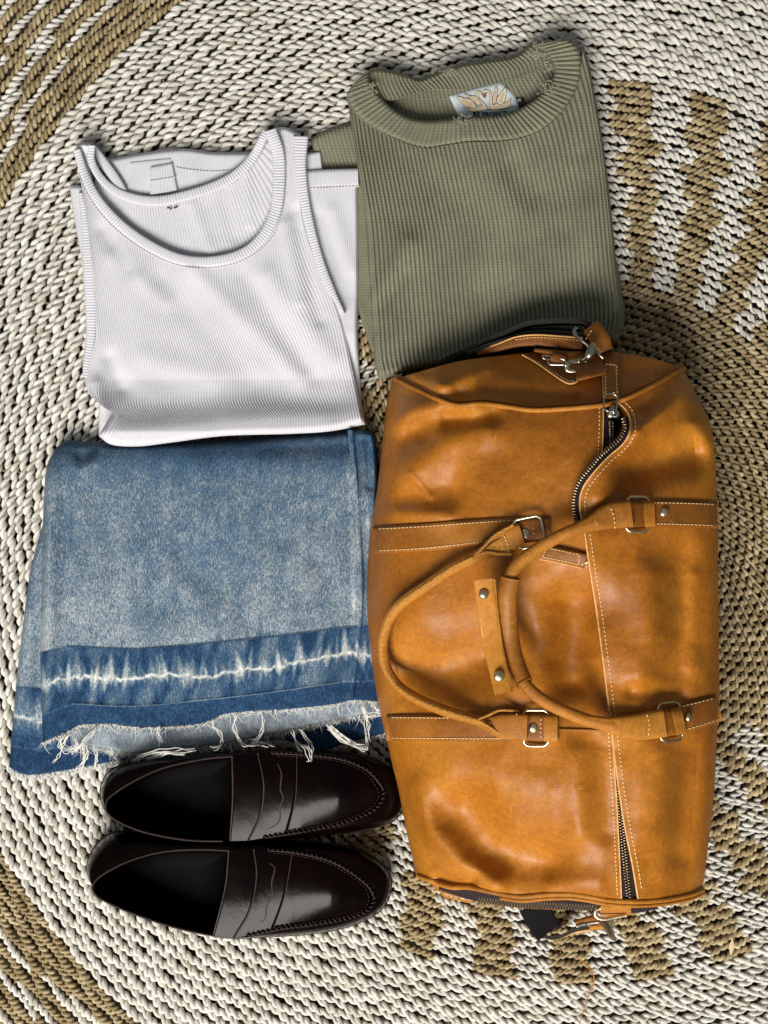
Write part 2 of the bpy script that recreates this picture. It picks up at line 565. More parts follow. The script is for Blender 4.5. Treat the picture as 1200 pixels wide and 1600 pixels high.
M = dict(
    rope=mat_rope(),
    floor=mat_simple('dark_floor', (0.05, 0.036, 0.022), 0.8, 40),
    warp=mat_simple('warp_cord', (0.2, 0.13, 0.06), 0.8, 200),
    straw=mat_simple('straw', (0.55, 0.42, 0.24), 0.7, 300),
    leather=mat_leather('tan_leather', (0.255, 0.08, 0.0048), (0.355, 0.121, 0.0078), (0.455, 0.178, 0.015), rough=0.47),
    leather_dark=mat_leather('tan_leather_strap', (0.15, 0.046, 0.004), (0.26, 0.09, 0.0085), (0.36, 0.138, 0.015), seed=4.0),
    leather_soft=mat_leather('tan_leather_handle', (0.235, 0.08, 0.006), (0.36, 0.134, 0.012), (0.46, 0.19, 0.02), rough=0.58, scratch=0.3, seed=9.0, wrinkle=True),
    edge=mat_simple('raw_leather_edge', (0.62, 0.34, 0.12), 0.75, 300, 0.3, 0.5),
    suede=mat_simple('raw_suede', (0.38, 0.17, 0.035), 0.95, 500, 0.4, 0.9, spec=0.1, bdist=0.001),
    thread=mat_simple('cream_thread', (0.72, 0.5, 0.24), 0.7, 500, 0.15),
    tape=mat_cloth('zipper_tape', (0.026, 0.017, 0.019), 0.3, 0.85, 0.6, 0.0, 1300),
    lining=mat_cloth('black_lining', (0.005, 0.0045, 0.005), 0.2, 0.95, 0.3, 0.0),
    webbing=mat_cloth('dark_webbing', (0.026, 0.024, 0.019), 0.3, 0.9, 0.8, 0.08, 1000),
    brass=mat_metal('antique_brass', (0.62, 0.53, 0.34), 0.3),
    nickel=mat_metal('nickel', (0.42, 0.39, 0.33), 0.26),
    teeth=mat_metal('brass_teeth', (0.55, 0.42, 0.24), 0.36),
    olive=mat_knit('olive_knit', (0.285, 0.282, 0.195), (0.145, 0.144, 0.098), 0.22, 260.0),
    olive_thread=mat_cloth('olive_thread', (0.27, 0.275, 0.19), 0.3, 0.95),
    white=mat_knit('white_rib_knit', (0.625, 0.62, 0.655), (0.52, 0.515, 0.545), 0.05, 330.0, bump=0.12),
    label_blue=mat_cloth('label_cloth', (0.5, 0.56, 0.58), 0.06, 0.75, 0.3, 0.0, 1500),
    swan=mat_cloth('swan_print', (0.64, 0.52, 0.37), 0.08, 0.8, 0.1, 0.0),
    wing=mat_cloth('wing_print', (0.4, 0.3, 0.2), 0.15, 0.8, 0.1, 0.0),
    beak=mat_cloth('beak_print', (0.3, 0.07, 0.025), 0.1, 0.8, 0.1, 0.0),
    ink=mat_cloth('ink_print', (0.012, 0.012, 0.013), 0.1, 0.85, 0.1, 0.0),
    navy=mat_cloth('navy_print', (0.02, 0.03, 0.06), 0.1, 0.85, 0.1, 0.0),
    denim=mat_denim('washed_denim', [(0.0, (0.006, 0.02, 0.052)), (0.2, (0.017, 0.056, 0.125)), (0.45, (0.08, 0.128, 0.178)), (0.7, (0.33, 0.365, 0.38)), (1.0, (0.76, 0.73, 0.64))]),
    denim_in=mat_denim('denim_reverse', [(0.0, (0.05, 0.075, 0.11)), (0.4, (0.16, 0.2, 0.24)), (0.8, (0.42, 0.46, 0.49)), (1.0, (0.6, 0.62, 0.62))]),
    fray=mat_cloth('loose_thread', (0.74, 0.72, 0.66), 0.1, 0.9),
    fuzz=mat_cloth('blue_fuzz', (0.17, 0.27, 0.36), 0.4, 0.95),
    shoe=mat_gloss('burgundy_leather', (0.0012, 0.0004, 0.0003), 0.19, (0.0032, 0.0008, 0.0006), 0.0),
    shoe_edge=mat_gloss('shoe_edge', (0.03, 0.022, 0.018), 0.3, (0.07, 0.052, 0.044)),
    shoe_rim=mat_gloss('shoe_binding', (0.016, 0.01, 0.008), 0.35, (0.028, 0.018, 0.015)),
    shoe_in=mat_simple('shoe_lining', (0.0012, 0.001, 0.001), 0.6, 60, 0.3, 0.1, spec=0.03),
    shoe_seam=mat_gloss('shoe_stitch', (0.02, 0.012, 0.01), 0.35, (0.035, 0.02, 0.016)),
    sole=mat_simple('dark_sole', (0.012, 0.009, 0.008), 0.6, 120, 0.3, 0.3),
)

# ------------------------------------------------------------------ floor and rug
fl = link('floor', mesh_np('floor', [(-3, -3, -0.013), (3, -3, -0.013), (3, 3, -0.013), (-3, 3, -0.013)], [[0, 1, 2, 3]]), M['floor'])
tag(fl, kind='structure')

CX, CY = 910.0, 830.0
rug = empty('rug', tuple(P(CX, CY, 0.0) - np.array([0, 0, 0.012])), 'round woven rope rug in off-white and tan rings beneath everything', 'rug')
NW = 105
ROW = 12.6


def hidden(x, y):
    h = (x > 660) & (x < 1040) & (y > 650) & (y < 1340)
    h |= (x > 190) & (x < 520) & (y > 320) & (y < 640)
    h |= (x > 640) & (x < 910) & (y > 160) & (y < 500)
    h |= (x > 120) & (x < 520) & (y > 740) & (y < 1060)
    return h


def smooth_rand(n, step, rng):
    k = max(2, int(n / step) + 2)
    return np.interp(np.linspace(0, k - 1, n), np.arange(k), rng.uniform(-1, 1, k))


WHITE = np.array((0.74, 0.725, 0.68)); WHITE2 = np.array((0.57, 0.555, 0.51))
TAN = np.array((0.41, 0.325, 0.19)); TAN2 = np.array((0.25, 0.185, 0.095)); TAN3 = np.array((0.6, 0.505, 0.325))
for i in range(3, 108):
    r0 = i * ROW
    n = int(2 * math.pi * r0 / 3.1)
    th = math.radians(-92) + np.linspace(0, 2 * math.pi, n)          # clockwise from up
    rng = np.random.default_rng(100 + i)
    sgn = 1 if i % 2 else -1
    wav = np.cos(NW * th / 2 + (0 if i % 2 else math.pi)) if False else np.cos(NW * th + math.pi * i)
    rr = r0 + 1.0 * wav + 1.2 * smooth_rand(n, 16, rng) + 1.8 * vnoise(th * 40, np.full(n, i * 0.35), 6.0, 3)
    x = CX + rr * np.sin(th); y = CY - rr * np.cos(th)
    keep = (x > -70) & (x < 1270) & (y > -70) & (y < 1670) & ~hidden(x, y)
    if not keep.any():
        continue
    al = np.degrees((th + math.pi) % (2 * math.pi) - math.pi)
    alq = al + 0.5 * vnoise(al, np.full(n, i * 1.0), 1.5, 77) + rng.uniform(-1.3, 1.3)
    if r0 < 392:
        wh = np.zeros(n, bool)
    elif r0 < 716:
        w = 35 * alq / 360 - (610 - r0) * 0.00254 - 1.3125
        wh = np.abs(w - np.round(w)) < 0.245
    elif r0 < 1036:
        wh = np.ones(n, bool)
    elif r0 < 1078:
        wh = np.zeros(n, bool)
    else:
        w = (r0 - 2.06 * (np.round(alq / 3.43) * 3.43 + 42.4) - 1111) / 42
        wh = np.abs(w - np.round(w)) < 0.18
    pitch = np.where(wh, 31.0 if 716 < r0 < 1040 else 25.0, 19.0) * (1 + 0.16 * smooth_rand(n, 30, rng))
    ds = 2 * math.pi * r0 / n
    ph = np.cumsum(2 * math.pi * ds / pitch * np.where(wh, 1.0, -1.0))
    ph = ph + (round(ph[-1] / (2 * math.pi)) * 2 * math.pi - ph[-1]) * np.linspace(0, 1, n) + rng.uniform(0, 6.28)
    size = np.where(wh, 1.0 if r0 > 716 else 0.9, 0.97) * (1 + 0.09 * np.cos(NW * th + math.pi * i)) * (1 + 0.13 * smooth_rand(n, 12, rng))
    zc = -0.0055 + 0.0011 * np.cos(NW * th + math.pi * i) + 0.0009 * smooth_rand(n, 18, rng)
    tx, ty = np.cos(th), np.sin(th)             # tangent in px
    nx, ny = np.sin(th), -np.cos(th)            # outward
    # split into contiguous runs
    idx = np.where(keep)[0]
    runs = np.split(idx, np.where(np.diff(idx) > 1)[0] + 1)
    sides = 6
    a = np.linspace(0, 2 * math.pi, sides, endpoint=False)
    for run in runs:
        if len(run) < 4:
            continue
        V, F, UV, C = [], [], [], []
        base = 0
        for ply in (0, 1):
            f = ph[run] + ply * math.pi
            off = 3.1 * size[run] * (1 + 0.12 * smooth_rand(len(run), 9, rng))
            ox = nx[run] * np.cos(f) * off; oy = ny[run] * np.cos(f) * off
            cz = zc[run] + np.sin(f) * off * S * 0.95
            cx = x[run] + ox; cy = y[run] + oy
            rad = (3.95 if r0 > 716 else 3.75) * size[run] * (1 + 0.15 * smooth_rand(len(run), 5, rng))
            X = cx[:, None] + nx[run][:, None] * np.cos(a) * rad[:, None]
            Y = cy[:, None] + ny[run][:, None] * np.cos(a) * rad[:, None]
            Z = cz[:, None] + np.sin(a)[None] * rad[:, None] * S
            V.append(np.stack([(X - 600) * S, (800 - Y) * S, Z], -1).reshape(-1, 3))
            F.append(gquads(len(run), sides, base=base, wrap_v=True))
            base += len(run) * sides
            uu = (run * ds / 20.0)[:, None] + 0 * X
            vv = (a / 6.283 + ply * 0.37 + i * 0.11)[None] + 0 * X
            UV.append(np.stack([uu, vv], -1).reshape(-1, 2))
            tone = smooth_rand(len(run), 4, rng)[:, None]
            t3 = np.clip(smooth_rand(len(run), 5, rng), 0, 1)[:, None]
            cw = WHITE + (WHITE2 - WHITE) * (0.5 + 0.5 * tone)
            ct = TAN + (TAN2 - TAN) * (0.5 + 0.5 * tone); ct = ct + (TAN3 - ct) * t3 * 0.8
            cc = np.where(wh[run][:, None], cw, ct)
            C.append(np.repeat(cc[:, None], sides, 1).reshape(-1, 3))
        me = mesh_np('rope', np.vstack(V), np.vstack(F), uvs=np.vstack(UV), color=np.vstack(C))
        link('rope', me, M['rope'], rug)

# radial cords the rope rows are twined round (one shared mesh)
wp = np.array([[0, r * S, -0.0085 + 0.0012 * math.cos(math.pi * r / ROW)] for r in np.arange(30, 1345, 7.0)])
v, q, uv = tube_geo(wp, 0.0016, 4, caps=False)
wme = mesh_np('warp_cord', v, q, uvs=uv)
for k in range(NW):
    o = link('warp_cord', wme, M['warp'], rug)
    o.location = (0, 0, 0.012)
    o.rotation_euler = (0, 0, -2 * math.pi * (k + 0.5) / NW)

# loose fibre ends poking out between the ropes
V, F = [], []
base = 0
for k in range(2600):
    px, py = random.uniform(-20, 1220), random.uniform(-20, 1620)
    if hidden(np.array(px), np.array(py)):
        continue
    an = random.uniform(0, 6.28); L = random.uniform(3, 12)
    b = random.uniform(-0.6, 0.6)
    pts = []
    for s in np.linspace(0, 1, 4):
        pts.append(P(px + math.cos(an + b * s) * L * s, py + math.sin(an + b * s) * L * s, -0.004 + 0.005 * math.sin(s * 2.6)))
    v, q, _ = tube_geo(np.array(pts), np.array([0.5, 0.6, 0.45, 0.1]) * S * random.uniform(0.45, 1.0), 3, caps=False)
    V.append(v); F.append(q + base); base += len(v)
o = link('loose_fibres', mesh_np('loose_fibres', np.vstack(V), np.vstack(F)), M['straw'], rug)
tag(o, kind='stuff')

# ================================================================== sweater
sweater = empty('sweater', tuple(P(760, 340, 0.0)), 'folded olive green ribbed sweater with frayed wide collar above the leather bag', 'sweater')


def H_sw(x, y):
    z = 0.0235 + 0 * x
    z = z + 0.0022 * vnoise(x, y, 95, 11) + 0.0012 * vnoise(x, y, 42, 12)
    z = z + polyridge(x, y, [(580, 470), (612, 425), (640, 380)], 16, 0.004) - polyridge(x, y, [(595, 478), (632, 430)], 12, 0.003)
    z = z - seg(x, y, (800, 262), (835, 300), 24, 0.005) + seg(x, y, (770, 260), (800, 320), 26, 0.003)
    z = z - seg(x, y, (905, 250), (880, 350), 24, 0.004) + seg(x, y, (925, 260), (915, 400), 22, 0.0035)
    z = z + seg(x, y, (640, 300), (630, 420), 40, 0.0025) - seg(x, y, (690, 330), (670, 480), 30, 0.002)
    z = z - seg(x, y, (900, 480), (700, 540), 40, 0.004)
    z = z + seg(x, y, (730, 224), (730, 226), 110, 0.003)
    return z


sw_seam = Q('co', [(8, 290), (50, 372), (140, 440), (250, 497), (380, 540), (480, 530), (600, 512), (760, 508), (870, 490), (970, 450), (1080, 350), (1148, 230), (1163, 130)])
# left and right folded sleeves
patch('sleeve', M['olive'], sweater, [(484, 217), (512, 202), (560, 188)], [(580, 548), (612, 575)], [(484, 217), (512, 310), (543, 430), (580, 548)],
      [(560, 188), (585, 300), (600, 430), (612, 575)], 80, 90, lambda x, y: 0.0035 + 0.009 * np.clip((x - 555) / 25, 0, 1) + 0.004 * np.clip((255 - y) / 40, 0, 1) + 0.0005 * vnoise(x, y, 40, 5), roll=(8, 0, 9, 8), base=0.0, rib=(13, 0.0016))
patch('sleeve', M['olive'], sweater, [(925, 372), (956, 375)], [(925, 540), (966, 536)], [(925, 372), (925, 540)],
      [(956, 375), (966, 420), (974, 470), (976, 500), (966, 536)], 40, 60, lambda x, y: 0.0145 + 0 * x, roll=(0, 14, 6, 10), base=0.0, rib=(7, 0.0014))
body_sw = patch('body', M['olive'], sweater, sw_seam + [(911, 68)],
                [(592, 594), (650, 578), (720, 566), (800, 552), (880, 542), (960, 534)],
                [(543, 152), (549, 200), (560, 270), (570, 340), (575, 420), (580, 500), (584, 560), (592, 594)],
                [(911, 68), (922, 110), (933, 170), (944, 235), (955, 330), (962, 400), (969, 460), (970, 500), (960, 534)],
                440, 130, H_sw, roll=(13, 14, 0, 12), base=0.001, rib=(55, 0.0037), wy=0.3)
# inside of the back, seen through the neck
H_in = lambda x, y: 0.0105 + 0.0012 * vnoise(x, y, 50, 4)
patch('inner_back', M['olive'], sweater, Q('co', [(120, 240), (260, 262), (350, 250), (440, 225), (560, 225), (650, 215), (760, 195), (860, 170), (940, 135), (1020, 85)]),
      Q('co', [(130, 420), (320, 470), (480, 480), (620, 460), (800, 440), (970, 360), (1090, 200)]),
      Q('co', [(120, 240), (130, 420)]), Q('co', [(1020, 85), (1090, 200)]), 280, 40, H_in, rib=(46, 0.002))
back_seam = Q('co', [(150, 290), (200, 303), (260, 295), (350, 270), (440, 250), (560, 250), (650, 235), (760, 215), (860, 190), (940, 155), (1015, 112)])
back_collar = patch('back_collar', M['olive'], sweater,
                    Q('co', [(108, 175), (130, 150), (165, 147), (220, 155), (300, 180), (360, 200), (450, 165), (560, 130), (680, 110), (800, 95), (860, 70), (905, 30), (945, 18)]),
                    back_seam, Q('co', [(108, 175), (118, 235), (150, 290)]), Q('co', [(945, 18), (1000, 60), (1015, 112)]), 260, 30,
                    lambda x, y: 0.0195 + 0.001 * vnoise(x, y, 40, 9), roll=(4, 0, 7, 0), base=0.003, rib=(44, 0.0032))
tube('collar_seam', M['olive'], back_collar, back_seam, 1.9, lambda x, y: 0.0205 + 0 * x, n=90, sides=6)
fc_in = Q('co', [(112, 165), (122, 215), (170, 285), (240, 352), (320, 393), (400, 405), (480, 401), (560, 394), (620, 386), (700, 385), (800, 370), (890, 330), (970, 270), (1018, 205), (1032, 150), (1005, 95), (962, 50), (940, 22)])
fc_out = Q('co', [(62, 205), (15, 255), (8, 290), (50, 372), (140, 440), (250, 497), (380, 541), (480, 530), (600, 512), (760, 508), (870, 490), (970, 450), (1080, 350), (1148, 230), (1165, 130), (1150, 50), (1108, 12), (1060, 6)])
front_collar = patch('front_collar', M['olive'], sweater, fc_in, fc_out, Q('co', [(112, 165), (62, 205)]), Q('co', [(940, 22), (1060, 6)]), 420, 34,
                     lambda x, y: 0.0285 + 0.0012 * vnoise(x, y, 60, 21), roll=(8, 8, 8, 9), base=lambda x, y: 0.0245 + 0 * x, rib=(66, 0.0034))
tube('collar_seam', M['olive'], front_collar, fc_out[2:15], 1.6, lambda x, y: 0.0262 + 0 * x, n=120, sides=6)
# turned-under inner wall of the front collar
patch('collar_lining', M['olive'], sweater, [(p[0], p[1] - 0.5) for p in fc_in], [(p[0] + (720 - p[0]) * 0.01, p[1] + 5) for p in fc_in],
      [fc_in[0], (fc_in[0][0], fc_in[0][1] + 5)], [fc_in[-1], (fc_in[-1][0], fc_in[-1][1] + 5)], 120, 4, lambda x, y: 0.0225 + 0 * x)


def frays(name, mat, parent, centre, n, spread, zlo, zhi, rlen=(5, 11), r=0.65, seed=1):
    rg = random.Random(seed)
    V, F = [], []
    base = 0
    for k in range(n):
        x, y = rg.gauss(centre[0], spread[0] * 0.5), rg.gauss(centre[1], spread[1] * 0.5)
        an = rg.uniform(0, 6.28); L = rg.uniform(*rlen); b = rg.uniform(-5.5, 5.5)
        pts = []
        for s in np.linspace(0, 1, 7):
            pts.append((x, y, zlo + (zhi - zlo) * (0.3 + 0.7 * math.sin(math.pi * s)) * rg.uniform(0.85, 1.0)))
            x += math.cos(an + b * s) * L / 6; y += math.sin(an + b * s) * L / 6
        pts = np.array(pts)
        v, q, _ = tube_geo(P(pts[:, 0], pts[:, 1], pts[:, 2]), r * S, 4, caps=False)
        V.append(v); F.append(q + base); base += len(v)
    o = link(name, mesh_np(name, np.vstack(V), np.vstack(F)), mat, parent)
    return tag(o, kind='stuff')


for k, (c, sp, n) in enumerate((((579, 141), (12, 14), 34), ((701, 112), (18, 6), 34), ((724, 189), (11, 9), 40), ((859, 139), (16, 12), 40), ((843, 78), (12, 14), 36), ((855, 95), (5, 14), 22))):
    frays('frayed_threads', M['olive_thread'], sweater, c, n, sp, 0.0285, 0.0312, seed=k, rlen=(3, 8), r=0.8)
frays('frayed_threads', M['ink'], sweater, (725, 187), 4, (3, 3), 0.0315, 0.0322, seed=44, rlen=(2, 3), r=1.0)

# neck label with two swans
ZL = 0.0135
nl = patch('neck_label', M['label_blue'], sweater, Q('lb', [(92, 322), (400, 232), (640, 175), (742, 152)]), Q('lb', [(205, 640), (600, 640), (1000, 600)]),
           Q('lb', [(92, 322), (150, 450), (205, 640)]), Q('lb', [(742, 152), (870, 270), (945, 390), (1000, 600)]), 30, 20,
           lambda x, y: ZL - 0.0003 + 0 * x, roll=(2, 2, 2, 0), base=0.0118)


def flat_poly(name, mat, parent, pts, z, n=40, closed_smooth=True):
    c = cr(pts, n, closed=True) if closed_smooth else np.array(pts, float)
    v = P(c[:, 0], c[:, 1], z)
    me = bpy.data.meshes.new(name)
    vb = v.copy(); vb[:, 2] -= 0.0002
    m = len(v)
    f = [tuple(range(m)), tuple(range(2 * m - 1, m - 1, -1))] + [(i, m + i, m + (i + 1) % m, (i + 1) % m) for i in range(m)]
    area = 0.5 * np.sum(v[:, 0] * np.roll(v[:, 1], -1) - np.roll(v[:, 0], -1) * v[:, 1])
    if area < 0:
        f = [t[::-1] for t in f]
    me.from_pydata([tuple(p) for p in np.vstack([v, vb])], [], f)
    me.update()
    return link(name, me, mat, parent)


def ink_line(pts, z, r=0.42, parent=None, n=24, closed=False, mat=None):
    return tube('print_line', mat or M['ink'], parent, [(p[0], p[1], z) for p in pts], r, n=n, sides=4, closed=closed)


# swans: body with the neck, wings, beak
swL = Q('lb', [(430, 350), (425, 290), (450, 262), (480, 262), (505, 280), (498, 296), (470, 285), (455, 300), (462, 340), (510, 390), (555, 440), (568, 490), (480, 508), (380, 515), (300, 490), (265, 465), (310, 470), (400, 470), (470, 450), (512, 440), (480, 400)])
swR = Q('lb', [(520, 275), (530, 248), (560, 240), (600, 258), (625, 300), (632, 360), (640, 430), (665, 425), (700, 410), (790, 410), (840, 380), (868, 345), (862, 400), (835, 460), (740, 482), (630, 492), (602, 460), (600, 400), (605, 330), (590, 285), (560, 270), (535, 292)])
for pts in (swL, swR):
    b_ = flat_poly('swan_print', M['swan'], nl, pts, ZL + 0.0004, 70)
    ink_line(pts, ZL + 0.00045, 0.3, b_, n=90, closed=True)
for pts in ([(190, 325), (280, 345), (360, 365), (415, 420), (440, 465), (370, 470), (290, 440), (240, 390)],
            [(285, 290), (350, 315), (430, 330), (475, 385), (490, 430), (440, 420), (360, 360)],
            [(640, 350), (655, 270), (682, 200), (700, 260), (695, 320), (685, 370), (660, 410), (642, 420)],
            [(690, 360), (720, 310), (800, 215), (805, 290), (785, 390), (745, 430), (705, 420)]):
    pq = Q('lb', pts)
    w_ = flat_poly('wing_print', M['swan'], nl, pq, ZL + 0.0007, 40)
    ink_line(pq, ZL + 0.00075, 0.28, w_, n=50, closed=True)
    cx_, cy_ = np.mean(pq, 0)
    tip = pq[0] if pts[0][0] < 600 else pq[2]
    for s in (-0.5, 0.0, 0.5):
        dx, dy = tip[0] - cx_, tip[1] - cy_
        p0 = (cx_ - dx * 0.35 - dy * s * 0.25, cy_ - dy * 0.35 + dx * s * 0.25); p1 = (cx_ + dx * 0.5 - dy * s * 0.12, cy_ + dy * 0.5 + dx * s * 0.12)
        ink_line([p0, ((p0[0] + p1[0]) / 2, (p0[1] + p1[1]) / 2), p1], ZL + 0.0008, 0.3, w_, n=6, mat=M['wing'])
for pts in ([(500, 285), (520, 300), (540, 320), (545, 345), (525, 335), (508, 312)], [(535, 290), (560, 288), (555, 330), (545, 345), (538, 320)]):
    flat_poly('beak_print', M['beak'], nl, Q('lb', pts), ZL + 0.0006, 20)
for pts in ([(395, 524), (560, 497), (760, 488), (850, 470)], [(845, 468), (900, 455), (935, 452)], [(860, 445), (890, 440)], [(565, 490), (610, 490)]):
    ink_line(Q('lb', pts), ZL + 0.0005, 0.45, nl, n=12)


def text_mesh(name, body, mat, parent, px, py, z, size_px, ang=0.0, weight=0.0, sx=1.0):
    c = bpy.data.curves.new(name, 'FONT')
    c.body = body
    c.size = 1.0
    c.offset = weight
    c.extrude = 0.0
    t = bpy.data.objects.new(name, c)
    col.objects.link(t)
    dg = bpy.context.evaluated_depsgraph_get()
    me = bpy.data.meshes.new_from_object(t.evaluated_get(dg))
    bpy.data.objects.remove(t)
    n = len(me.vertices)
    co = np.zeros(n * 3); me.vertices.foreach_get('co', co); co = co.reshape(-1, 3)
    k = size_px
    lx = co[:, 0] * k * sx; ly = co[:, 1] * k
    ca, sa = math.cos(ang), math.sin(ang)
    X = px + lx * ca + ly * sa; Y = py + lx * sa - ly * ca
    w = P(X, Y, z)
    me.vertices.foreach_set('co', np.ascontiguousarray(w, dtype=np.float32).ravel())
    me.update()
    me.name = name
    return link(name, me, mat, parent)


text_mesh('lettering', 'RE PROJECT', M['ink'], nl, 690 + 395 / 8, 110 + 583 / 8, ZL + 0.0006, 10.2, -0.045, 0.02, 0.98)
text_mesh('lettering', '\u00ae', M['ink'], nl, 690 + 855 / 8, 110 + 565 / 8, ZL + 0.0006, 11.0, -0.045, 0.0)
st_ = patch('size_tag', M['lining'], sweater, Q('lb', [(925, 345), (1020, 345)]), Q('lb', [(975, 480), (1065, 425)]), Q('lb', [(925, 345), (975, 480)]), Q('lb', [(1020, 345), (1065, 425)]), 8, 6, lambda x, y: 0.0134 + 0 * x)
st_.data.materials[0] = mat_cloth('tag_black', (0.035, 0.022, 0.016), 0.1, 0.8, 0.2, 0.0)
text_mesh('lettering', 'M', M['label_blue'], st_, 690 + 955 / 8, 110 + 397 / 8, 0.0141, 6.5, -0.3, 0.02)

# ================================================================== tank top
tank = empty('tank_top', tuple(P(340, 450, 0.0)), 'folded white ribbed cotton tank top lying above the denim', 'tank top')


def H_tk(x, y):
    z = 0.0150 + 0 * x
    z = z + 0.0012 * vnoise(x, y, 80, 31) + 0.0004 * vnoise(x + 0.5 * y, y - 0.4 * x, 44, 32)
    # rolled fold along the bottom, hollow above it
    z = z + 0.021 * np.clip((y - 592) / 82, 0, 1) ** 1.3
    z = z + polyridge(x, y, [(190, 672), (300, 664), (430, 650), (560, 648)], 17, 0.0028)
    z = z - polyridge(x, y, [(170, 610), (240, 634), (310, 628), (350, 616), (430, 616), (520, 632)], 24, 0.0028)
    z = z + seg(x, y, (150, 600), (158, 640), 14, 0.006)
    z = z - polyridge(x, y, [(172, 560), (190, 605)], 14, 0.004)
    # soft diagonal creases
    for p0, p1, w, a in (((180, 400), (260, 470), 16, 0.0026), ((300, 420), (470, 590), 17, 0.003), ((250, 440), (400, 600), 22, -0.0022), ((420, 430), (520, 560), 18, 0.003), ((380, 430), (490, 590), 16, -0.0026),
                         ((160, 360), (200, 420), 14, -0.003), ((445, 350), (470, 470), 12, 0.0028), ((462, 330), (500, 500), 11, -0.0026), ((230, 560), (330, 590), 20, 0.002)):
        z = z + seg(x, y, p0, p1, w, a)
    return z


WR = 4.4
zl = lambda c: (lambda x, y: c + 0.0006 * vnoise(x, y, 30, 17))
# folded layers below
patch('back_layer', M['white'], tank, Q('tk', [(150, 168), (300, 140), (440, 125), (560, 138), (700, 140)]), Q('tk', [(220, 420), (700, 400)]),
      Q('tk', [(150, 168), (220, 420)]), Q('tk', [(700, 140), (700, 400)]), 220, 40, zl(0.0085), roll=(6, 0, 6, 0), base=0.0, rib=(52, 0.0006))
stitches('stitching', M['white'], tank, Q('tk', [(418, 196), (470, 205), (560, 212), (640, 206)]), zl(0.0093), 5, 4.2, 0.8)
patch('hem_fold', M['white'], tank, Q('tk', [(300, 165), (405, 155)]), Q('tk', [(180, 300), (420, 290)]), Q('tk', [(180, 180), (240, 240), (250, 300)]), Q('tk', [(405, 155), (425, 290)]), 60, 24,
      zl(0.0098), roll=(4, 5, 4, 0), base=0.006, rib=(20, 0.0006))
patch('hem_tab', M['white'], tank, Q('tk', [(322, 190), (408, 174)]), Q('tk', [(320, 300), (428, 280)]), Q('tk', [(322, 190), (320, 300)]), Q('tk', [(408, 174), (418, 230), (428, 280)]), 48, 20,
      zl(0.0125), roll=(3, 4, 4, 0), base=0.008, rib=(9, 0.0007))
stitches('stitching', M['white'], tank, Q('tk', [(322, 248), (420, 232)]), zl(0.0135), 5, 4.2, 0.8)
patch('side_layer', M['white'], tank, Q('tk', [(890, 145), (963, 131)]), Q('tk', [(890, 260), (978, 255)]), Q('tk', [(890, 145), (890, 260)]), Q('tk', [(963, 131), (978, 255)]), 30, 20,
      zl(0.0095), roll=(0, 3, 4, 0), base=0.0, rib=(8, 0.0006))
patch('side_layer', M['white'], tank, Q('tk', [(880, 216), (980, 205), (1102, 200)]), Q('tk', [(1000, 1120), (1118, 1110)]), Q('tk', [(880, 216), (920, 450), (960, 700), (1000, 1120)]),
      Q('tk', [(1102, 200), (1105, 400), (1106, 600), (1102, 800), (1108, 950), (1118, 1110)]), 130, 90,
      lambda x, y: 0.0122 - 0.009 * np.clip((y - 520) / 70, 0, 1) + 0.001 * vnoise(x, y, 50, 8) + seg(x, y, (520, 330), (550, 420), 12, 0.0018) - seg(x, y, (500, 340), (545, 460), 12, 0.0016), roll=(0, 7, 5, 0), base=0.0, rib=(22, 0.0005))
strip('hem_band', M['white'], tank, Q('tk', [(900, 246), (980, 239), (1103, 235)]), 29, zl(0.0122), 0.0012, n=90, rib=(WR, 0.0005))
stitches('stitching', M['white'], tank, Q('tk', [(918, 276), (1000, 272), (1101, 268)]), zl(0.0138), 5, 4.2, 0.8)
patch('side_layer', M['white'], tank, Q('tk', [(20, 264), (48, 262), (90, 270)]), Q('tk', [(80, 640), (130, 640)]), Q('tk', [(20, 264), (40, 400), (62, 520), (80, 640)]), Q('tk', [(90, 270), (130, 640)]), 50, 40,
      zl(0.0085), roll=(4, 0, 4, 0), base=0.0, rib=(10, 0.0006))
patch('under_layer', M['white'], tank, Q('tk', [(130, 1060), (260, 1050)]), Q('tk', [(130, 1205), (260, 1225)]), Q('tk', [(132, 1060), (128, 1205)]), Q('tk', [(260, 1050), (260, 1225)]), 40, 30,
      zl(0.006), roll=(5, 0, 0, 4), base=0.0, rib=(12, 0.0006))
# inside of the back, through the neck
H_ib = lambda x, y: 0.0095 + 0.0009 * vnoise(x, y, 36, 19) + seg(x, y, (300, 320), (330, 390), 12, 0.0018) - seg(x, y, (350, 300), (365, 370), 11, 0.002) + seg(x, y, (385, 270), (390, 350), 9, 0.0018)
inner = patch('inner_back', M['white'], tank, Q('nk', [(150, 240), (300, 350), (430, 382), (560, 360), (720, 300), (850, 220), (930, 110), (950, 40)]),
              Q('nk', [(130, 380), (270, 530), (420, 630), (600, 680), (750, 680), (900, 610), (1000, 480), (1030, 300), (1010, 60)]),
              Q('nk', [(150, 240), (130, 380)]), Q('nk', [(950, 40), (1010, 60)]), 320, 50, H_ib, rib=(64, 0.0011), wy=0.25)
for pts in ([(482, 404), (498, 403)], [(496, 410), (506, 408)], [(514, 405), (520, 408), (534, 398)]):
    c_ = Q('nk', pts)
    flat = [(c_[0][0], c_[0][1] - 1.1), (c_[-1][0], c_[-1][1] - 1.1), (c_[-1][0], c_[-1][1] + 1.2), (c_[0][0], c_[0][1] + 1.2)]
    flat_poly('label_print', M['navy'], inner, flat, 0.0128, closed_smooth=False)
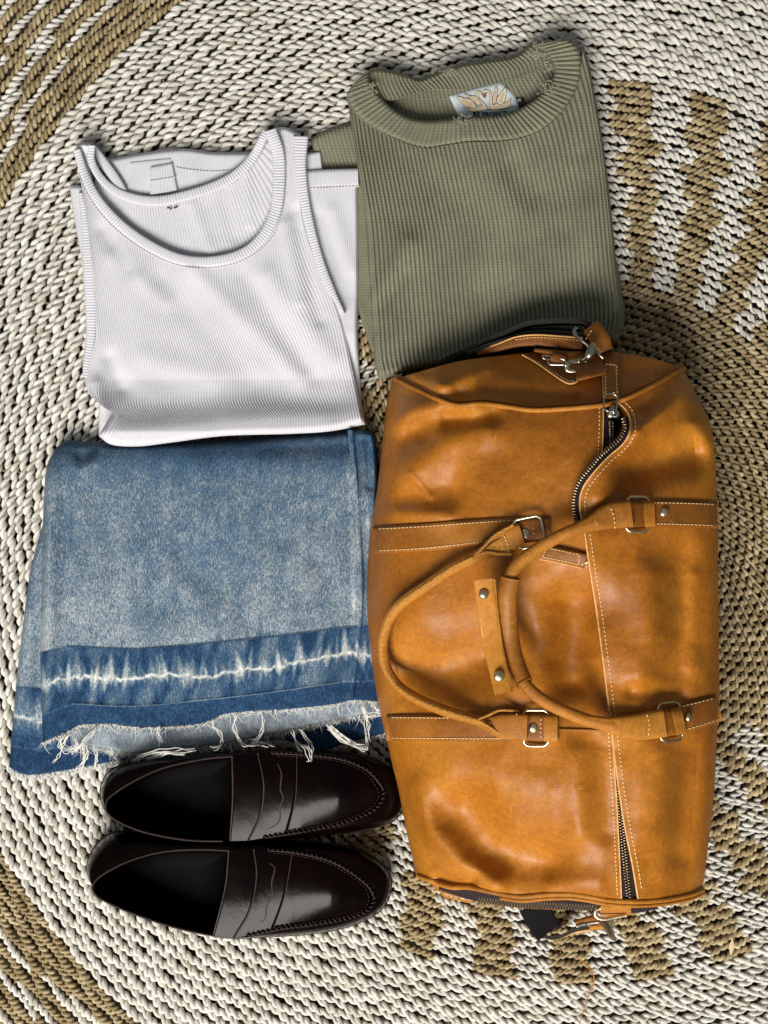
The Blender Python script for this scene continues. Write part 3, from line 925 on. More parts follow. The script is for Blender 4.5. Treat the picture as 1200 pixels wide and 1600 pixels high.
# strap fold on the left shoulder
patch('strap', M['white'], tank, Q('nk', [(52, 128), (88, 96), (130, 108)]), Q('nk', [(100, 300), (135, 290)]), Q('nk', [(52, 128), (68, 190), (100, 300)]), Q('nk', [(130, 108), (126, 180), (135, 290)]), 40, 40,
      lambda x, y: 0.0165 + 0.006 * np.exp(-((y - 224) / 14.0) ** 2), roll=(5, 5, 6, 0), base=0.004, rib=(6, 0.0005))
strip('armhole_band', M['white'], tank, Q('nk', [(135, 130), (190, 200), (240, 270), (275, 330)]), 16, zl(0.0115), 0.002, n=70, rib=(WR, 0.0005))
back_band = strip('back_neckband', M['white'], tank, Q('nk', [(130, 110), (128, 180), (165, 255), (230, 318), (320, 358), (430, 372), (550, 352), (700, 305), (810, 245), (890, 160), (948, 45)]), [12, 12, 13, 15, 16, 16, 16, 16, 15, 14, 12],
                  lambda x, y: 0.0135 + 0.005 * np.exp(-((x - 140) / 22.0) ** 2) + 0.006 * np.exp(-((y - 210) / 22.0) ** 2), 0.0022, n=560, across=9, round_=0.6, rib=(WR, 0.0010))
stitches('stitching', M['white'], back_band, Q('nk', [(170, 285), (230, 342), (320, 385), (430, 400), (550, 380), (700, 334), (815, 275)]), lambda x, y: 0.0128 + 0 * x, 5, 4.2, 0.8)
# front
patch('strap', M['white'], tank, Q('nk', [(985, 32), (1040, 26), (1110, 62)]), Q('nk', [(1000, 520), (1125, 520)]), Q('nk', [(985, 32), (1020, 150), (1022, 300), (1000, 520)]),
      Q('nk', [(1110, 62), (1085, 150), (1095, 300), (1125, 520)]), 60, 60, lambda x, y: H_tk(x, y) + 0.0004, roll=(0, 0, 6, 0), base=0.006, rib=(9, 0.0007))
body_tk = patch('front_body', M['white'], tank,
                Q('nk', [(50, 124), (84, 258), (150, 375), (250, 480), (388, 582), (543, 650), (700, 660), (842, 618), (935, 538), (992, 430), (1012, 300), (1020, 150), (1030, 60), (1085, 68)]),
                Q('tk', [(130, 1203), (180, 1236), (280, 1242), (400, 1228), (600, 1203), (850, 1195), (1000, 1185), (1132, 1160)]),
                Q('tk', [(45, 112), (70, 280), (85, 420), (100, 560), (110, 700), (115, 820), (92, 905), (78, 985), (95, 1040), (150, 1078), (182, 1105), (165, 1140), (130, 1203)]),
                Q('tk', [(902, 92), (890, 200), (905, 330), (930, 450), (970, 570), (1020, 680), (1060, 800), (1090, 950), (1110, 1050), (1132, 1160)]),
                580, 170, H_tk, roll=(9, 7, 0, 12), base=lambda x, y: 0.003 + 0.024 * np.clip((y - 645) / 30, 0, 1), rib=(96, 0.0011), wy=0.3)
fb = strip('front_neckband', M['white'], tank, Q('nk', [(60, 130), (98, 250), (155, 362), (255, 475), (390, 575), (545, 645), (700, 655), (840, 617), (935, 535), (990, 420), (1008, 290), (1003, 150), (968, 38)]),
           [12, 14, 15, 16, 17, 17, 17, 17, 17, 18, 19, 20, 19], lambda x, y: 0.0165 + 0.0005 * vnoise(x, y, 30, 3) + 0.005 * np.exp(-((x - 122) / 20.0) ** 2) + 0.003 * np.exp(-((y - 205) / 30.0) ** 2), 0.0024, n=760, across=9, round_=0.6, rib=(WR, 0.0010))
stitches('stitching', M['white'], fb, Q('nk', [(70, 250), (135, 385), (235, 500), (375, 604), (540, 676), (700, 686), (850, 646), (965, 556), (1018, 440), (1036, 300)]), lambda x, y: H_tk(x, y) + 0.0012, 5, 4.2, 0.8)
strip('armhole_band', M['white'], tank, Q('tk', [(62, 290), (78, 400), (90, 520), (98, 640), (103, 760), (98, 850), (84, 930), (80, 985)]), [6, 12, 17, 19, 19, 17, 14, 8],
      lambda x, y: 0.0125 + 0 * x, 0.003, n=340, across=8, round_=0.7, rib=(WR, 0.0010), sink=0.012)
ab = strip('armhole_band', M['white'], tank, Q('tk', [(888, 78), (886, 190), (902, 320), (925, 430), (960, 550), (1005, 660), (1050, 745)]), [24, 18, 16, 15, 14, 12, 5],
           lambda x, y: 0.0165 + 0 * x, 0.0022, n=360, across=8, round_=0.6, rib=(WR, 0.0010), sink=0.006)

# ================================================================== jeans
jeans = empty('jeans', tuple(P(310, 950, 0.0)), 'folded faded blue denim jeans with bleached band and frayed hem under the white tank', 'jeans')
hem2 = Q('jn', [(128, 992), (200, 960), (250, 937), (340, 935), (440, 945), (600, 935), (680, 905), (760, 895), (860, 890), (1000, 875), (1060, 862)])
hem2b = Q('jn', [(1060, 862), (1110, 864), (1172, 872)])
sti2 = np.array(Q('jn', [(120, 907), (220, 870), (400, 878), (600, 860), (800, 838), (1030, 805), (1175, 800)]))
ble2 = np.array(Q('jn', [(120, 822), (200, 790), (300, 790), (400, 797), (460, 784), (520, 783), (640, 787), (740, 767), (860, 757), (900, 742), (960, 735), (1050, 715), (1175, 722)]))
sea2 = np.array(Q('jn', [(120, 715), (200, 697), (400, 705), (600, 690), (850, 665), (1040, 640), (1175, 628)]))
hem0 = Q('jn', [(28, 1064), (80, 1088), (200, 1074), (350, 1046), (600, 1010), (800, 985), (870, 985), (960, 1015), (1050, 992), (1112, 976), (1165, 960)])


def make_fade(sti, ble, sea, seed):
    def fade(X, Y, U, V):
        ys = np.interp(X, sti[:, 0], sti[:, 1]); yb = np.interp(X, ble[:, 0], ble[:, 1]); yq = np.interp(X, sea[:, 0], sea[:, 1])
        yb = yb + 2.6 * vnoise(X, 0 * X, 9, seed + 1) + 1.6 * vnoise(X, 0 * X, 4, seed + 2)
        up = 0.445 + 0.05 * vnoise(X, Y, 60, seed + 3) + 0.035 * vnoise(X, Y, 22, seed + 4) + 0.035 * vnoise(X, Y * 0.12, 11, seed + 14) + 0.04 * vnoise(X + 0.5 * Y, Y, 9, seed + 5)
        up = up - 0.12 * np.exp(-((Y - 690) / 45.0) ** 2)  # top edge darkened in the colour, standing in for shade beneath the tank
        up = up + 0.07 * np.exp(-((X - 74) / 16.0) ** 2) + 0.1 * np.clip((Y - 800) / 220, 0, 1) * (X < 560)
        sxm = np.interp(Y, [672, 760, 860, 950, 1030], [547, 555, 561, 562, 555])
        up = up + 0.2 * np.exp(-((X - sxm + 9) / 4.5) ** 2) * (0.6 + 0.5 * vnoise(X, Y, 13, seed + 15)) + 0.22 * np.exp(-((X - sxm - 16) / 5.0) ** 2) * (0.5 + 0.5 * vnoise(X, Y, 17, seed + 16))
        # crease streaks in the tied band, wedge shaped: broad at the bleach line
        d = (Y - yb)
        run = np.where(d < 0, np.clip(-d / np.maximum(yb - yq, 1), 0, 1), np.clip(d / np.maximum(ys - yb, 1), 0, 1))
        sx = X + 0.25 * d
        sx = sx + 4 * vnoise(X, Y, 26, seed + 20)
        st = vnoise(sx, Y * 0.25 + seed, 12, seed + 6) * 0.85 + vnoise(sx, Y * 0.3, 6, seed + 7) * 0.3 + vnoise(sx, Y * 0.5, 34, seed + 8) * 0.3
        band = 0.22 + 0.26 * np.clip(st + 0.1, -0.5, 0.9)
        wl = 4.4 + 1.8 * vnoise(X, 0 * X, 11, seed + 12)
        band = np.maximum(band, 0.98 * np.exp(-(np.abs(d) / wl) ** 1.7) * (0.85 + 0.15 * vnoise(X, Y, 5, seed)))
        # spiky creases left pale by the bleach, widest at the line
        rg = np.random.default_rng(seed)
        xi = 20.0
        while xi < 620:
            hu = rg.uniform(18, 58); hd_ = rg.uniform(12, 40); sl_ = rg.uniform(-0.18, 0.3); amp = rg.uniform(0.5, 0.9); w0 = rg.uniform(3.5, 10)
            h = np.where(d < 0, hu, hd_)
            k = np.clip(1 - np.abs(d) / h, 0, 1)
            wv = 1.2 + w0 * k
            band = np.maximum(band, amp * k ** 0.6 * np.exp(-((X - xi - sl_ * d) / wv) ** 2))
            xi += rg.uniform(5, 15)
        low = 0.115 + 0.05 * vnoise(X, Y, 14, seed + 9)
        f = np.where(Y < yq, up, np.where(Y < ys, band, low))
        # worn line along the stitched seams
        f = f + 0.30 * np.exp(-((Y - ys) / 1.3) ** 2) * (0.6 + 0.4 * vnoise(X, Y, 6, seed)) - 0.14 * np.exp(-((Y - yq) / 2.0) ** 2)
        return f
    return fade


fade2 = make_fade(sti2, ble2, sea2, 50)
sti0 = np.array([(0, 1164), (20, 1166), (60, 1172), (120, 1168), (620, 1090)]); ble0 = np.array([(0, 1114), (25, 1117), (65, 1126), (120, 1125), (620, 1050)]); sea0 = np.array([(0, 1070), (30, 1073), (65, 1076), (620, 1000)])
fade0_ = make_fade(sti0, ble0, sea0, 80)
fade0 = lambda X, Y, U, V: fade0_(X, Y, U, V) - 0.04


def H_j2(x, y):
    z = 0.031 + 0.0024 * vnoise(x, y, 90, 61) + 0.0012 * vnoise(x, y, 35, 62)
    z = z + seg(x, y, (78, 740), (76, 1060), 14, 0.003) - seg(x, y, (104, 780), (100, 1080), 16, 0.003)
    z = z - seg(x, y, (128, 712), (150, 704), 12, 0.005) + seg(x, y, (130, 735), (160, 700), 8, 0.003)
    z = z + seg(x, y, (230, 860), (330, 950), 24, 0.002) - seg(x, y, (300, 880), (420, 1000), 26, 0.002)
    z = z - seg(x, y, (500, 880), (530, 950), 20, 0.003) + seg(x, y, (380, 720), (520, 740), 30, 0.002)
    z = z + polyridge(x, y, [(110, 1101), (207, 1104), (310, 1094), (413, 1083), (532, 1066)], 5, 0.0008)
    z = z - 0.004 * np.clip((y - 1060) / 90, 0, 1)
    # bunched pleats in the band
    w = np.exp(-((y - 1045) / 40.0) ** 2)
    z = z + 0.0017 * w * vnoise(x + 0.2 * y, 0 * y, 9, 63)
    return z


patch('back_leg', M['denim'], jeans, [(80, 780), (560, 780)], hem0, [(80, 780), (50, 880), (33, 1000), (22, 1100), (14, 1200)], [(560, 780), (590, 900), (602, 1146)], 260, 190,
      lambda x, y: 0.0125 + 0.0012 * vnoise(x, y, 50, 66) - 0.004 * np.clip((y - 1100) / 100, 0, 1) - seg(x, y, (60, 1000), (58, 1150), 9, 0.003), roll=(9, 0, 0, 6), base=0.0, fade=fade0)
lin = Q('jn', [(215, 1000), (300, 1004), (400, 1022), (480, 1012), (560, 1005), (700, 990), (850, 956), (1000, 922), (1090, 905), (1150, 890)])
patch('inside_leg', M['denim_in'], jeans, [(105, 1115), (300, 1110), (560, 1080), (590, 1075)], lin, [(105, 1115), (111, 1167)], [(590, 1075), (594, 1110)], 220, 40,
      lambda x, y: 0.0205 + 0.001 * vnoise(x, y, 40, 67), roll=(4, 0, 0, 5), base=0.012,
      fade=lambda X, Y, U, V: 0.52 + 0.1 * vnoise(X, Y, 20, 5) + 0.05 * vnoise(X, Y, 6, 6))
patch('front_leg', M['denim'], jeans, [(88, 699), (106, 688), (140, 691), (200, 690), (320, 688), (450, 680), (547, 673)], hem2,
      [(88, 699), (72, 735), (67, 820), (65, 900), (62, 1000), (64, 1080), (66, 1162)], [(547, 673), (555, 760), (561, 860), (562, 950), (555, 1030), (548, 1096)], 330, 330, lambda x, y: H_j2(x, y) - 0.012 / (1 + np.exp((y - 705) / 7.0)), roll=(13, 0, 15, 4), base=0.006, fade=fade2)
patch('side_panel', M['denim'], jeans, [(545, 673), (560, 671), (584, 675)], hem2b, [(545, 673), (553, 760), (559, 860), (560, 950), (553, 1030), (546, 1096)],
      [(584, 675), (588, 700), (591, 760), (592, 860), (592, 950), (598, 1020), (606, 1100)], 60, 220,
      lambda x, y: 0.0285 + 0.001 * vnoise(x, y, 30, 70) - seg(x, y, (575, 690), (578, 760), 7, 0.004), roll=(0, 9, 8, 4), base=0.006, fade=lambda X, Y, U, V: fade2(X, Y, U, V) - 0.04)
strip('side_seam', M['denim'], jeans, [(547, 672), (555, 760), (561, 860), (562, 950), (555, 1030), (547, 1094)], 8, H_j2, 0.0016, n=160, fade=lambda X, Y, U, V: fade2(X, Y, U, V) + 0.05)
stitches('stitching', mat_cloth('indigo_thread', (0.03, 0.07, 0.14), 0.2, 0.9), jeans, [tuple(p) for p in sea2[1:]], lambda x, y: H_j2(x, y) + 0.0002, 4.5, 3.6, 0.7)
stitches('stitching', M['fuzz'], jeans, [tuple(p) for p in sti2[1:-1]], lambda x, y: H_j2(x, y) + 0.0002, 4.5, 3.6, 0.7)
stitches('stitching', M['fuzz'], jeans, [(550, 690), (559, 780), (565, 860), (566, 950), (559, 1030)], lambda x, y: H_j2(x, y) - 0.001, 4.5, 3.6, 0.6)


def hem_fuzz(pts, z0, dens, seed, dirn=1.0, mat=None, L=(3, 9)):
    rg = random.Random(seed)
    c = cr(pts, int(dens))
    V, F = [], []
    base = 0
    for p in c:
        for k in range(2):
            x, y = p[0] + rg.uniform(-2, 2), p[1] - rg.uniform(0, 3)
            an = math.pi / 2 + rg.uniform(-1.1, 1.1); l = rg.uniform(*L); b = rg.uniform(-1.5, 1.5)
            pp = []
            for s in np.linspace(0, 1, 4):
                pp.append((x, y, z0 + 0.001 * rg.uniform(-1, 1) - 0.002 * s))
                x += math.cos(an + b * s) * l / 3; y += math.sin(an + b * s) * l / 3 * dirn
            pp = np.array(pp)
            v, q, _ = tube_geo(P(pp[:, 0], pp[:, 1], pp[:, 2]), np.array([0.55, 0.55, 0.45, 0.2]) * S, 3, caps=False)
            V.append(v); F.append(q + base); base += len(v)
    o = link('frayed_edge', mesh_np('frayed_edge', np.vstack(V), np.vstack(F)), mat or M['fuzz'], jeans)
    tag(o, kind='stuff')


hem_fuzz(hem2 + hem2b[1:], 0.0245, 480, 1)
hem_fuzz(hem2 + hem2b[1:], 0.0255, 330, 5, mat=M['fray'], L=(3, 8))
hem_fuzz(lin, 0.017, 420, 2)
hem_fuzz(lin, 0.0175, 380, 6, mat=M['fray'], L=(4, 12))
hem_fuzz(hem0, 0.005, 500, 3)
hem_fuzz(hem2 + hem2b[1:], 0.026, 45, 15, mat=M['fray'], L=(9, 24))
hem_fuzz(lin, 0.019, 60, 16, mat=M['fray'], L=(9, 26))
hem_fuzz(hem0, 0.007, 60, 17, mat=M['fray'], L=(8, 22))
hem_fuzz(lin, 0.018, 120, 18, L=(6, 16))
hem_fuzz(hem0, 0.0055, 420, 7, mat=M['fray'], L=(4, 14))
threads = [[(215, 960), (190, 990), (180, 1030), (160, 1040)], [(300, 945), (260, 975), (235, 1000), (200, 1005), (185, 990)], [(262, 995), (265, 1030), (240, 1060), (220, 1085)],
           [(290, 1005), (295, 1040), (280, 1068)], [(485, 940), (482, 960), (489, 992)], [(640, 935), (672, 965), (668, 998), (640, 1002)], [(715, 905), (708, 950), (742, 992), (795, 985)],
           [(800, 915), (792, 960), (760, 992)], [(885, 955), (905, 1005), (936, 1044), (932, 1010), (898, 985)], [(910, 955), (945, 1000), (941, 1046)],
           [(988, 935), (1030, 965), (1080, 1000), (1112, 1006), (1106, 960), (1094, 920)], [(1000, 935), (1060, 985), (1108, 1000)], [(990, 945), (1040, 985), (1090, 1003)], [(1090, 880), (1110, 905), (1165, 902)],
           [(1120, 870), (1140, 892), (1170, 920)], [(1100, 885), (1112, 930), (1116, 980)], [(410, 1042), (450, 1022), (530, 1012), (590, 1004)], [(330, 1010), (352, 1045), (330, 1062)], [(440, 1035), (500, 1020), (560, 1022)],
           [(190, 968), (182, 1000), (200, 1012), (215, 1000)], [(225, 975), (232, 1000), (215, 1020)], [(250, 995), (256, 1040), (245, 1075)], [(765, 985), (800, 990), (830, 1000)]]
rgt = random.Random(31)
for k, t in enumerate(threads):
    for m_ in range(3):
        q_ = [(p[0] + rgt.uniform(-4, 4) * (m_ > 0), p[1] + rgt.uniform(-5, 5) * (m_ > 0)) for p in Q('jn', t)]
        n_ = len(q_)
        c_ = cr(q_, 4 * n_)
        c_[:, 0] += 0.9 * np.sin(np.arange(4 * n_) * 1.7 + m_ * 2 + k); c_[:, 1] += 0.8 * np.cos(np.arange(4 * n_) * 1.3 + m_)
        tube('loose_thread', M['fray'], jeans, [(p[0], p[1], 0.0325 + (0.024 if (p[0] > 180 and p[1] > 1165) else 0.0) * (i / (len(c_) - 1)) - 0.006 * (i / (len(c_) - 1)) * (p[0] < 180)) for i, p in enumerate(c_)],
             [0.5, 0.7, 0.6, 0.35], n=34, sides=5)
tube('rivet', M['brass'], jeans, [(545, 1088, 0.031), (545.5, 1090, 0.0325)], [2.2, 1.4], n=4, sides=8)

# ================================================================== loafers
def loafer(label, outer, opening, fore, strapL, strapR, saddleR, slit, zt, loc):
    """outer: sole outline; opening: topline from strap (top side) round the heel to strap (bottom side); fore: apron seam from top strap corner to toe to bottom strap corner"""
    root = empty('loafer', tuple(P(loc[0], loc[1], 0.0)), label, 'shoe')
    # closed upper edge: opening + apron seam
    NT_ = 160
    op = cr(opening, 81); fo = cr(fore, 81)      # op: top strap -> heel -> bottom strap ; fo: bottom strap -> toe -> top strap
    top = np.vstack([op[:-1], fo[:-1]])
    out = cr(outer, NT_ * 4, closed=True)
    # match each top point with the outline point in the same direction
    cxy = top[:, :2].mean(0)
    heel_x = top[:, 0].min(); toe_x = top[:, 0].max()

    def z_top(x):
        t = (x - heel_x) / (toe_x - heel_x)
        return np.interp(t, [0, 0.12, 0.35, 0.5, 0.7, 0.88, 1.0], zt)
    # arclength matching that starts at the heel point for both loops
    def start_at(c, k):
        return np.roll(c, -k, axis=0)
    it = int(np.argmin(top[:, 0])); io = int(np.argmin(out[:, 0]))
    a = start_at(top, it); b = start_at(out, io)
    if np.sign(np.sum(a[:, 0] * np.roll(a[:, 1], -1) - np.roll(a[:, 0], -1) * a[:, 1])) != np.sign(np.sum(b[:, 0] * np.roll(b[:, 1], -1) - np.roll(b[:, 0], -1) * b[:, 1])):
        b = np.vstack([b[:1], b[1:][::-1]])
    # parameter by fraction of x-travel: nearest with monotone index
    la = np.r_[0, np.cumsum(np.linalg.norm(np.diff(a[:, :2], axis=0), axis=1))]; la /= la[-1] + np.linalg.norm(a[0, :2] - a[-1, :2])
    ta, tb = int(np.argmax(a[:, 0])), int(np.argmax(b[:, 0]))
    lb = np.r_[0, np.cumsum(np.linalg.norm(np.diff(b[:, :2], axis=0), axis=1))]; lb /= lb[-1] + np.linalg.norm(b[0, :2] - b[-1, :2])
    # align heel and toe
    f = np.interp(la, [0, la[ta], 1], [0, lb[tb], 1])
    bb = np.stack([np.interp(f, np.r_[lb, 1], np.r_[b[:, k], b[0, k]]) for k in (0, 1)], -1)
    za = z_top(a[:, 0])
    rows = []
    ts = np.linspace(0, 1, 12)
    for t in ts:                     # from the welt up the wall to the upper edge
        k = 0.02 + 0.98 * (t ** 2.2)
        xy = bb * (1 - k) + a[:, :2] * k
        z = 0.013 + (za - 0.013) * np.sin(t * math.pi / 2) ** 0.9
        rows.append(P(xy[:, 0], xy[:, 1], z))
    V = np.stack(rows, 1)             # (160,12,3)
    q = gquads(len(a), len(ts), wrap_u=True)
    v = V.reshape(-1, 3)
    cen = v.mean(0)
    nn = np.cross(v[q[:, 1]] - v[q[:, 0]], v[q[:, 3]] - v[q[:, 0]])
    if np.sum(nn * (v[q[:, 0]] - np.array([cen[0], cen[1], 0]))) < 0:
        q = q[:, ::-1]
    link('upper', mesh_np('upper', v, q), M['shoe'], root)
    # sole and welt
    rows = []
    for sc, z in ((0.985, 0.0005), (1.0, 0.002), (1.012, 0.008), (1.012, 0.0115), (1.0, 0.0135), (0.9, 0.0138)):
        c2 = cxy + (b[:, :2] - cxy) * np.array([sc if sc <= 1 else 1 + (sc - 1) * 0.45, sc])
        rows.append(P(c2[:, 0], c2[:, 1], z))
    V = np.stack(rows, 1); v = V.reshape(-1, 3)
    q = gquads(len(b), 6, wrap_u=True)
    nn = np.cross(v[q[:, 1]] - v[q[:, 0]], v[q[:, 3]] - v[q[:, 0]])
    if np.sum(nn * (v[q[:, 0]] - np.array([cen[0], cen[1], 0.006]))) < 0:
        q = q[:, ::-1]
    link('sole', mesh_np('sole', v, q), M['sole'], root)
    welt = cxy + (b[::6, :2] - cxy) * 0.985
    stitches('welt_stitching', M['shoe_seam'], root, [tuple(p) for p in welt[len(welt) // 5:4 * len(welt) // 5]], lambda x, y: 0.0142 + 0 * x, 5.0, 3.6, 0.8)
    # inside: lining wall and insole
    ring = np.vstack([op, cr([opening[-1], *strapL[::-1][1:-1], opening[0]], 30)[1:-1]])
    c0 = ring[:, :2].mean(0)
    zr = z_top(ring[:, 0]) - 0.0005
    rows = []
    for sc, dz in ((1.0, 0.0), (0.965, 0.12), (0.95, 0.5), (0.94, 0.85), (0.88, 0.97), (0.5, 1.0), (0.02, 1.0)):
        c2 = c0 + (ring[:, :2] - c0) * np.array([1 - (1 - sc) * 0.6 if sc > 0.5 else sc, sc])
        z = zr + (0.016 - zr) * dz
        rows.append(P(c2[:, 0], c2[:, 1], z))
    V = np.stack(rows, 1); v = V.reshape(-1, 3)
    q = gquads(len(ring), len(rows), wrap_u=True)
    q = fix_up(v, q)
    link('lining', mesh_np('lining', v, q), M['shoe_in'], root)
    # topline binding
    tube('topline', M['shoe_rim'], root, [(p[0], p[1], float(z_top(p[0])) + 0.0003) for p in op[::3]], 1.9, n=140, sides=8)
    # apron (top of the vamp)
    it2 = int(np.argmax(fo[:, 0]))
    up_side = fo[it2:][::-1]; lo_side = fo[:it2 + 1]
    T = [tuple(p[:2]) for p in up_side[::5]] + [tuple(up_side[-1][:2])]
    B = [tuple(p[:2]) for p in lo_side[::5]] + [tuple(lo_side[-1][:2])]
    dome = lambda X, Y, U, V: 0.0075 * (1 - (2 * V - 1) ** 2) * np.clip((1 - U) * 3.2, 0, 1) ** 0.7

    def vamp_z(x, y):
        # dome over the foot, evaluated in image space
        yt = np.interp(x, [p[0] for p in T], [p[1] for p in T]); yb = np.interp(x, [p[0] for p in B], [p[1] for p in B])
        v_ = np.clip((y - yt) / np.maximum(yb - yt, 1), 0, 1)
        u_ = np.clip((x - T[0][0]) / (toe_x - T[0][0]), 0, 1)
        return z_top(x) + np.interp(u_, [0, 0.2, 0.45, 0.7, 0.9, 1.0], [0.0035, 0.004, 0.0062, 0.0098, 0.0075, 0.0]) * (1 - (2 * v_ - 1) ** 2)
    patch('vamp', M['shoe'], root, T, B, strapL, [T[-1], ((T[-1][0] + B[-1][0]) / 2 + 0.5, (T[-1][1] + B[-1][1]) / 2), B[-1]], 70, 40, lambda x, y: vamp_z(x, y) - 0.0002)
    # saddle with its cut-out, then the wide strap
    sd = patch('saddle', M['shoe'], root, [strapR[0], saddleR[0]], [strapR[-1], saddleR[-1]], strapR, saddleR, 24, 40, lambda x, y: vamp_z(x, y) + 0.0012, roll=(0, 2, 0, 0), base=lambda x, y: vamp_z(x, y))
    tube('strap_edge', M['shoe_edge'], sd, [(p[0] + 0.6, p[1]) for p in saddleR], 0.7, lambda x, y: vamp_z(x, y) + 0.0004, n=40, sides=5)
    tube('slit', M['shoe_edge'], sd, slit, [0.6, 1.3, 1.1, 1.4, 1.2, 0.6], lambda x, y: vamp_z(x, y) + 0.0013, n=40, sides=6)
    stp = patch('strap', M['shoe'], root, [strapL[0], strapR[0]], [strapL[-1], strapR[-1]], strapL, strapR, 30, 40, lambda x, y: vamp_z(x, y) + 0.0034, roll=(2, 2.5, 0, 0), base=lambda x, y: vamp_z(x, y) + 0.001)
    tube('strap_edge', M['shoe_edge'], stp, strapL, 1.2, lambda x, y: vamp_z(x, y) + 0.0022, n=40, sides=6)
    tube('strap_edge', M['shoe_edge'], stp, strapR, 1.3, lambda x, y: vamp_z(x, y) + 0.0022, n=40, sides=6)
    # raised hand-sewn apron seam
    sa = fo[8:-8]
    tube('apron_seam', M['shoe'], root, [(p[0], p[1], float(z_top(p[0])) + 0.0008) for p in sa[::3]], 3.0, n=110, sides=8)
    stitches('apron_stitching', M['shoe_seam'], root, [(p[0], p[1], float(z_top(p[0])) + 0.0022) for p in sa[::3]], None, 7.5, 7.0, 1.6, zoff=0.0005, slant=0.9, absz=True)
    ins = fo[10:-10].copy(); cc = fo[:, :2].mean(0); ins[:, :2] = cc + (ins[:, :2] - cc) * 0.93
    stitches('apron_stitching', M['shoe_seam'], root, [tuple(p[:2]) for p in ins[::3]], lambda x, y: vamp_z(x, y) + 0.0003, 6.0, 4.2, 0.8)
    # heel counter seam
    hs = a[:18]
    return root


ZT = [0.060, 0.056, 0.047, 0.046, 0.045, 0.041, 0.036]
loafer('dark burgundy penny loafer nearest the frayed jeans hem',
       [(157, 1243), (160, 1222), (174, 1203), (210, 1190), (280, 1180), (380, 1174), (480, 1172), (560, 1178), (605, 1197), (625, 1225), (631, 1250), (625, 1272), (605, 1288), (560, 1299), (480, 1307), (400, 1315), (330, 1315), (250, 1308), (195, 1292), (166, 1268)],
       Q('sh', [(560, 96), (450, 107), (300, 142), (180, 200), (115, 248), (103, 275), (112, 300), (150, 332), (250, 371), (400, 398), (552, 402)]),
       Q('sh', [(552, 402), (620, 400), (680, 388), (800, 370), (950, 340), (1060, 298), (1100, 258), (1108, 230), (1095, 200), (1050, 148), (960, 108), (860, 94), (760, 86), (660, 84), (560, 96)]),
       Q('sh', [(560, 96), (562, 250), (552, 402)]), Q('sh', [(652, 84), (674, 200), (662, 310), (620, 400)]), Q('sh', [(792, 90), (788, 240), (758, 376)]),
       Q('sh', [(725, 125), (738, 160), (734, 215), (745, 245), (733, 280), (732, 325), (715, 345), (690, 358)]), ZT, (395, 1245))
loafer('dark burgundy penny loafer farther from the jeans, in front of its pair',
       [(136, 1360), (139, 1340), (152, 1318), (175, 1301), (210, 1300), (280, 1310), (380, 1312), (470, 1315), (545, 1322), (588, 1342), (608, 1366), (611, 1388), (604, 1410), (585, 1430), (545, 1448), (490, 1459), (420, 1464), (360, 1466), (310, 1458), (240, 1438), (180, 1415), (150, 1392)],
       Q('sh', [(548, 436), (430, 432), (300, 442), (180, 477), (90, 525), (58, 560), (62, 585), (90, 612), (200, 662), (350, 712), (492, 744)]),
       Q('sh', [(492, 744), (560, 752), (620, 742), (750, 716), (900, 695), (1025, 667), (1066, 630), (1072, 605), (1062, 578), (1010, 530), (920, 476), (800, 445), (690, 434), (640, 432), (548, 436)]),
       Q('sh', [(548, 436), (535, 570), (492, 744)]), Q('sh', [(638, 432), (648, 530), (625, 650), (568, 752)]), Q('sh', [(776, 444), (748, 600), (706, 724)]),
       Q('sh', [(695, 482), (714, 500), (703, 550), (705, 600), (685, 635), (680, 680), (662, 694)]), ZT, (375, 1385))

# ================================================================== leather duffel bag
bag = empty('duffel_bag', tuple(P(860, 1000, 0.0)), 'tan leather duffel bag with two rolled handles and a part-open zip', 'bag')

LS = [(618, 594), (608, 640), (601, 712), (594, 780), (586, 828), (583, 880), (582, 943), (588, 1021), (601, 1110), (611, 1156), (620, 1200), (627, 1230), (640, 1302), (654, 1368)]
RS = [(1068, 577), (1084, 608), (1104, 649), (1114, 680), (1118, 722), (1121, 822), (1123, 943), (1124, 1083), (1121, 1140), (1116, 1235), (1108, 1311), (1101, 1365), (1097, 1388)]
SEAM_T = Q('z5', [(122, 232), (180, 262), (250, 295), (320, 318), (400, 313), (470, 321), (560, 333), (650, 330), (780, 318), (860, 298), (950, 255), (1020, 215), (1050, 200)])
SEAM_B = Q('z7', [(120, 592), (160, 606), (230, 630), (300, 632), (400, 653), (480, 664), (560, 657), (640, 655), (700, 662), (780, 676), (870, 681), (960, 676), (1050, 660), (1105, 640)])
_ls = cr(LS, 200); _rs = cr(RS, 200); _st = cr(SEAM_T, 200); _sb = cr(SEAM_B, 200)
f_across = smooth_table([0, 0.012, 0.035, 0.08, 0.16, 0.3, 0.48, 0.64, 0.76, 0.86, 0.93, 0.97, 0.99, 1.0],
                        [0.060, 0.073, 0.087, 0.103, 0.120, 0.140, 0.157, 0.166, 0.162, 0.147, 0.129, 0.115, 0.104, 0.092], 0.012)


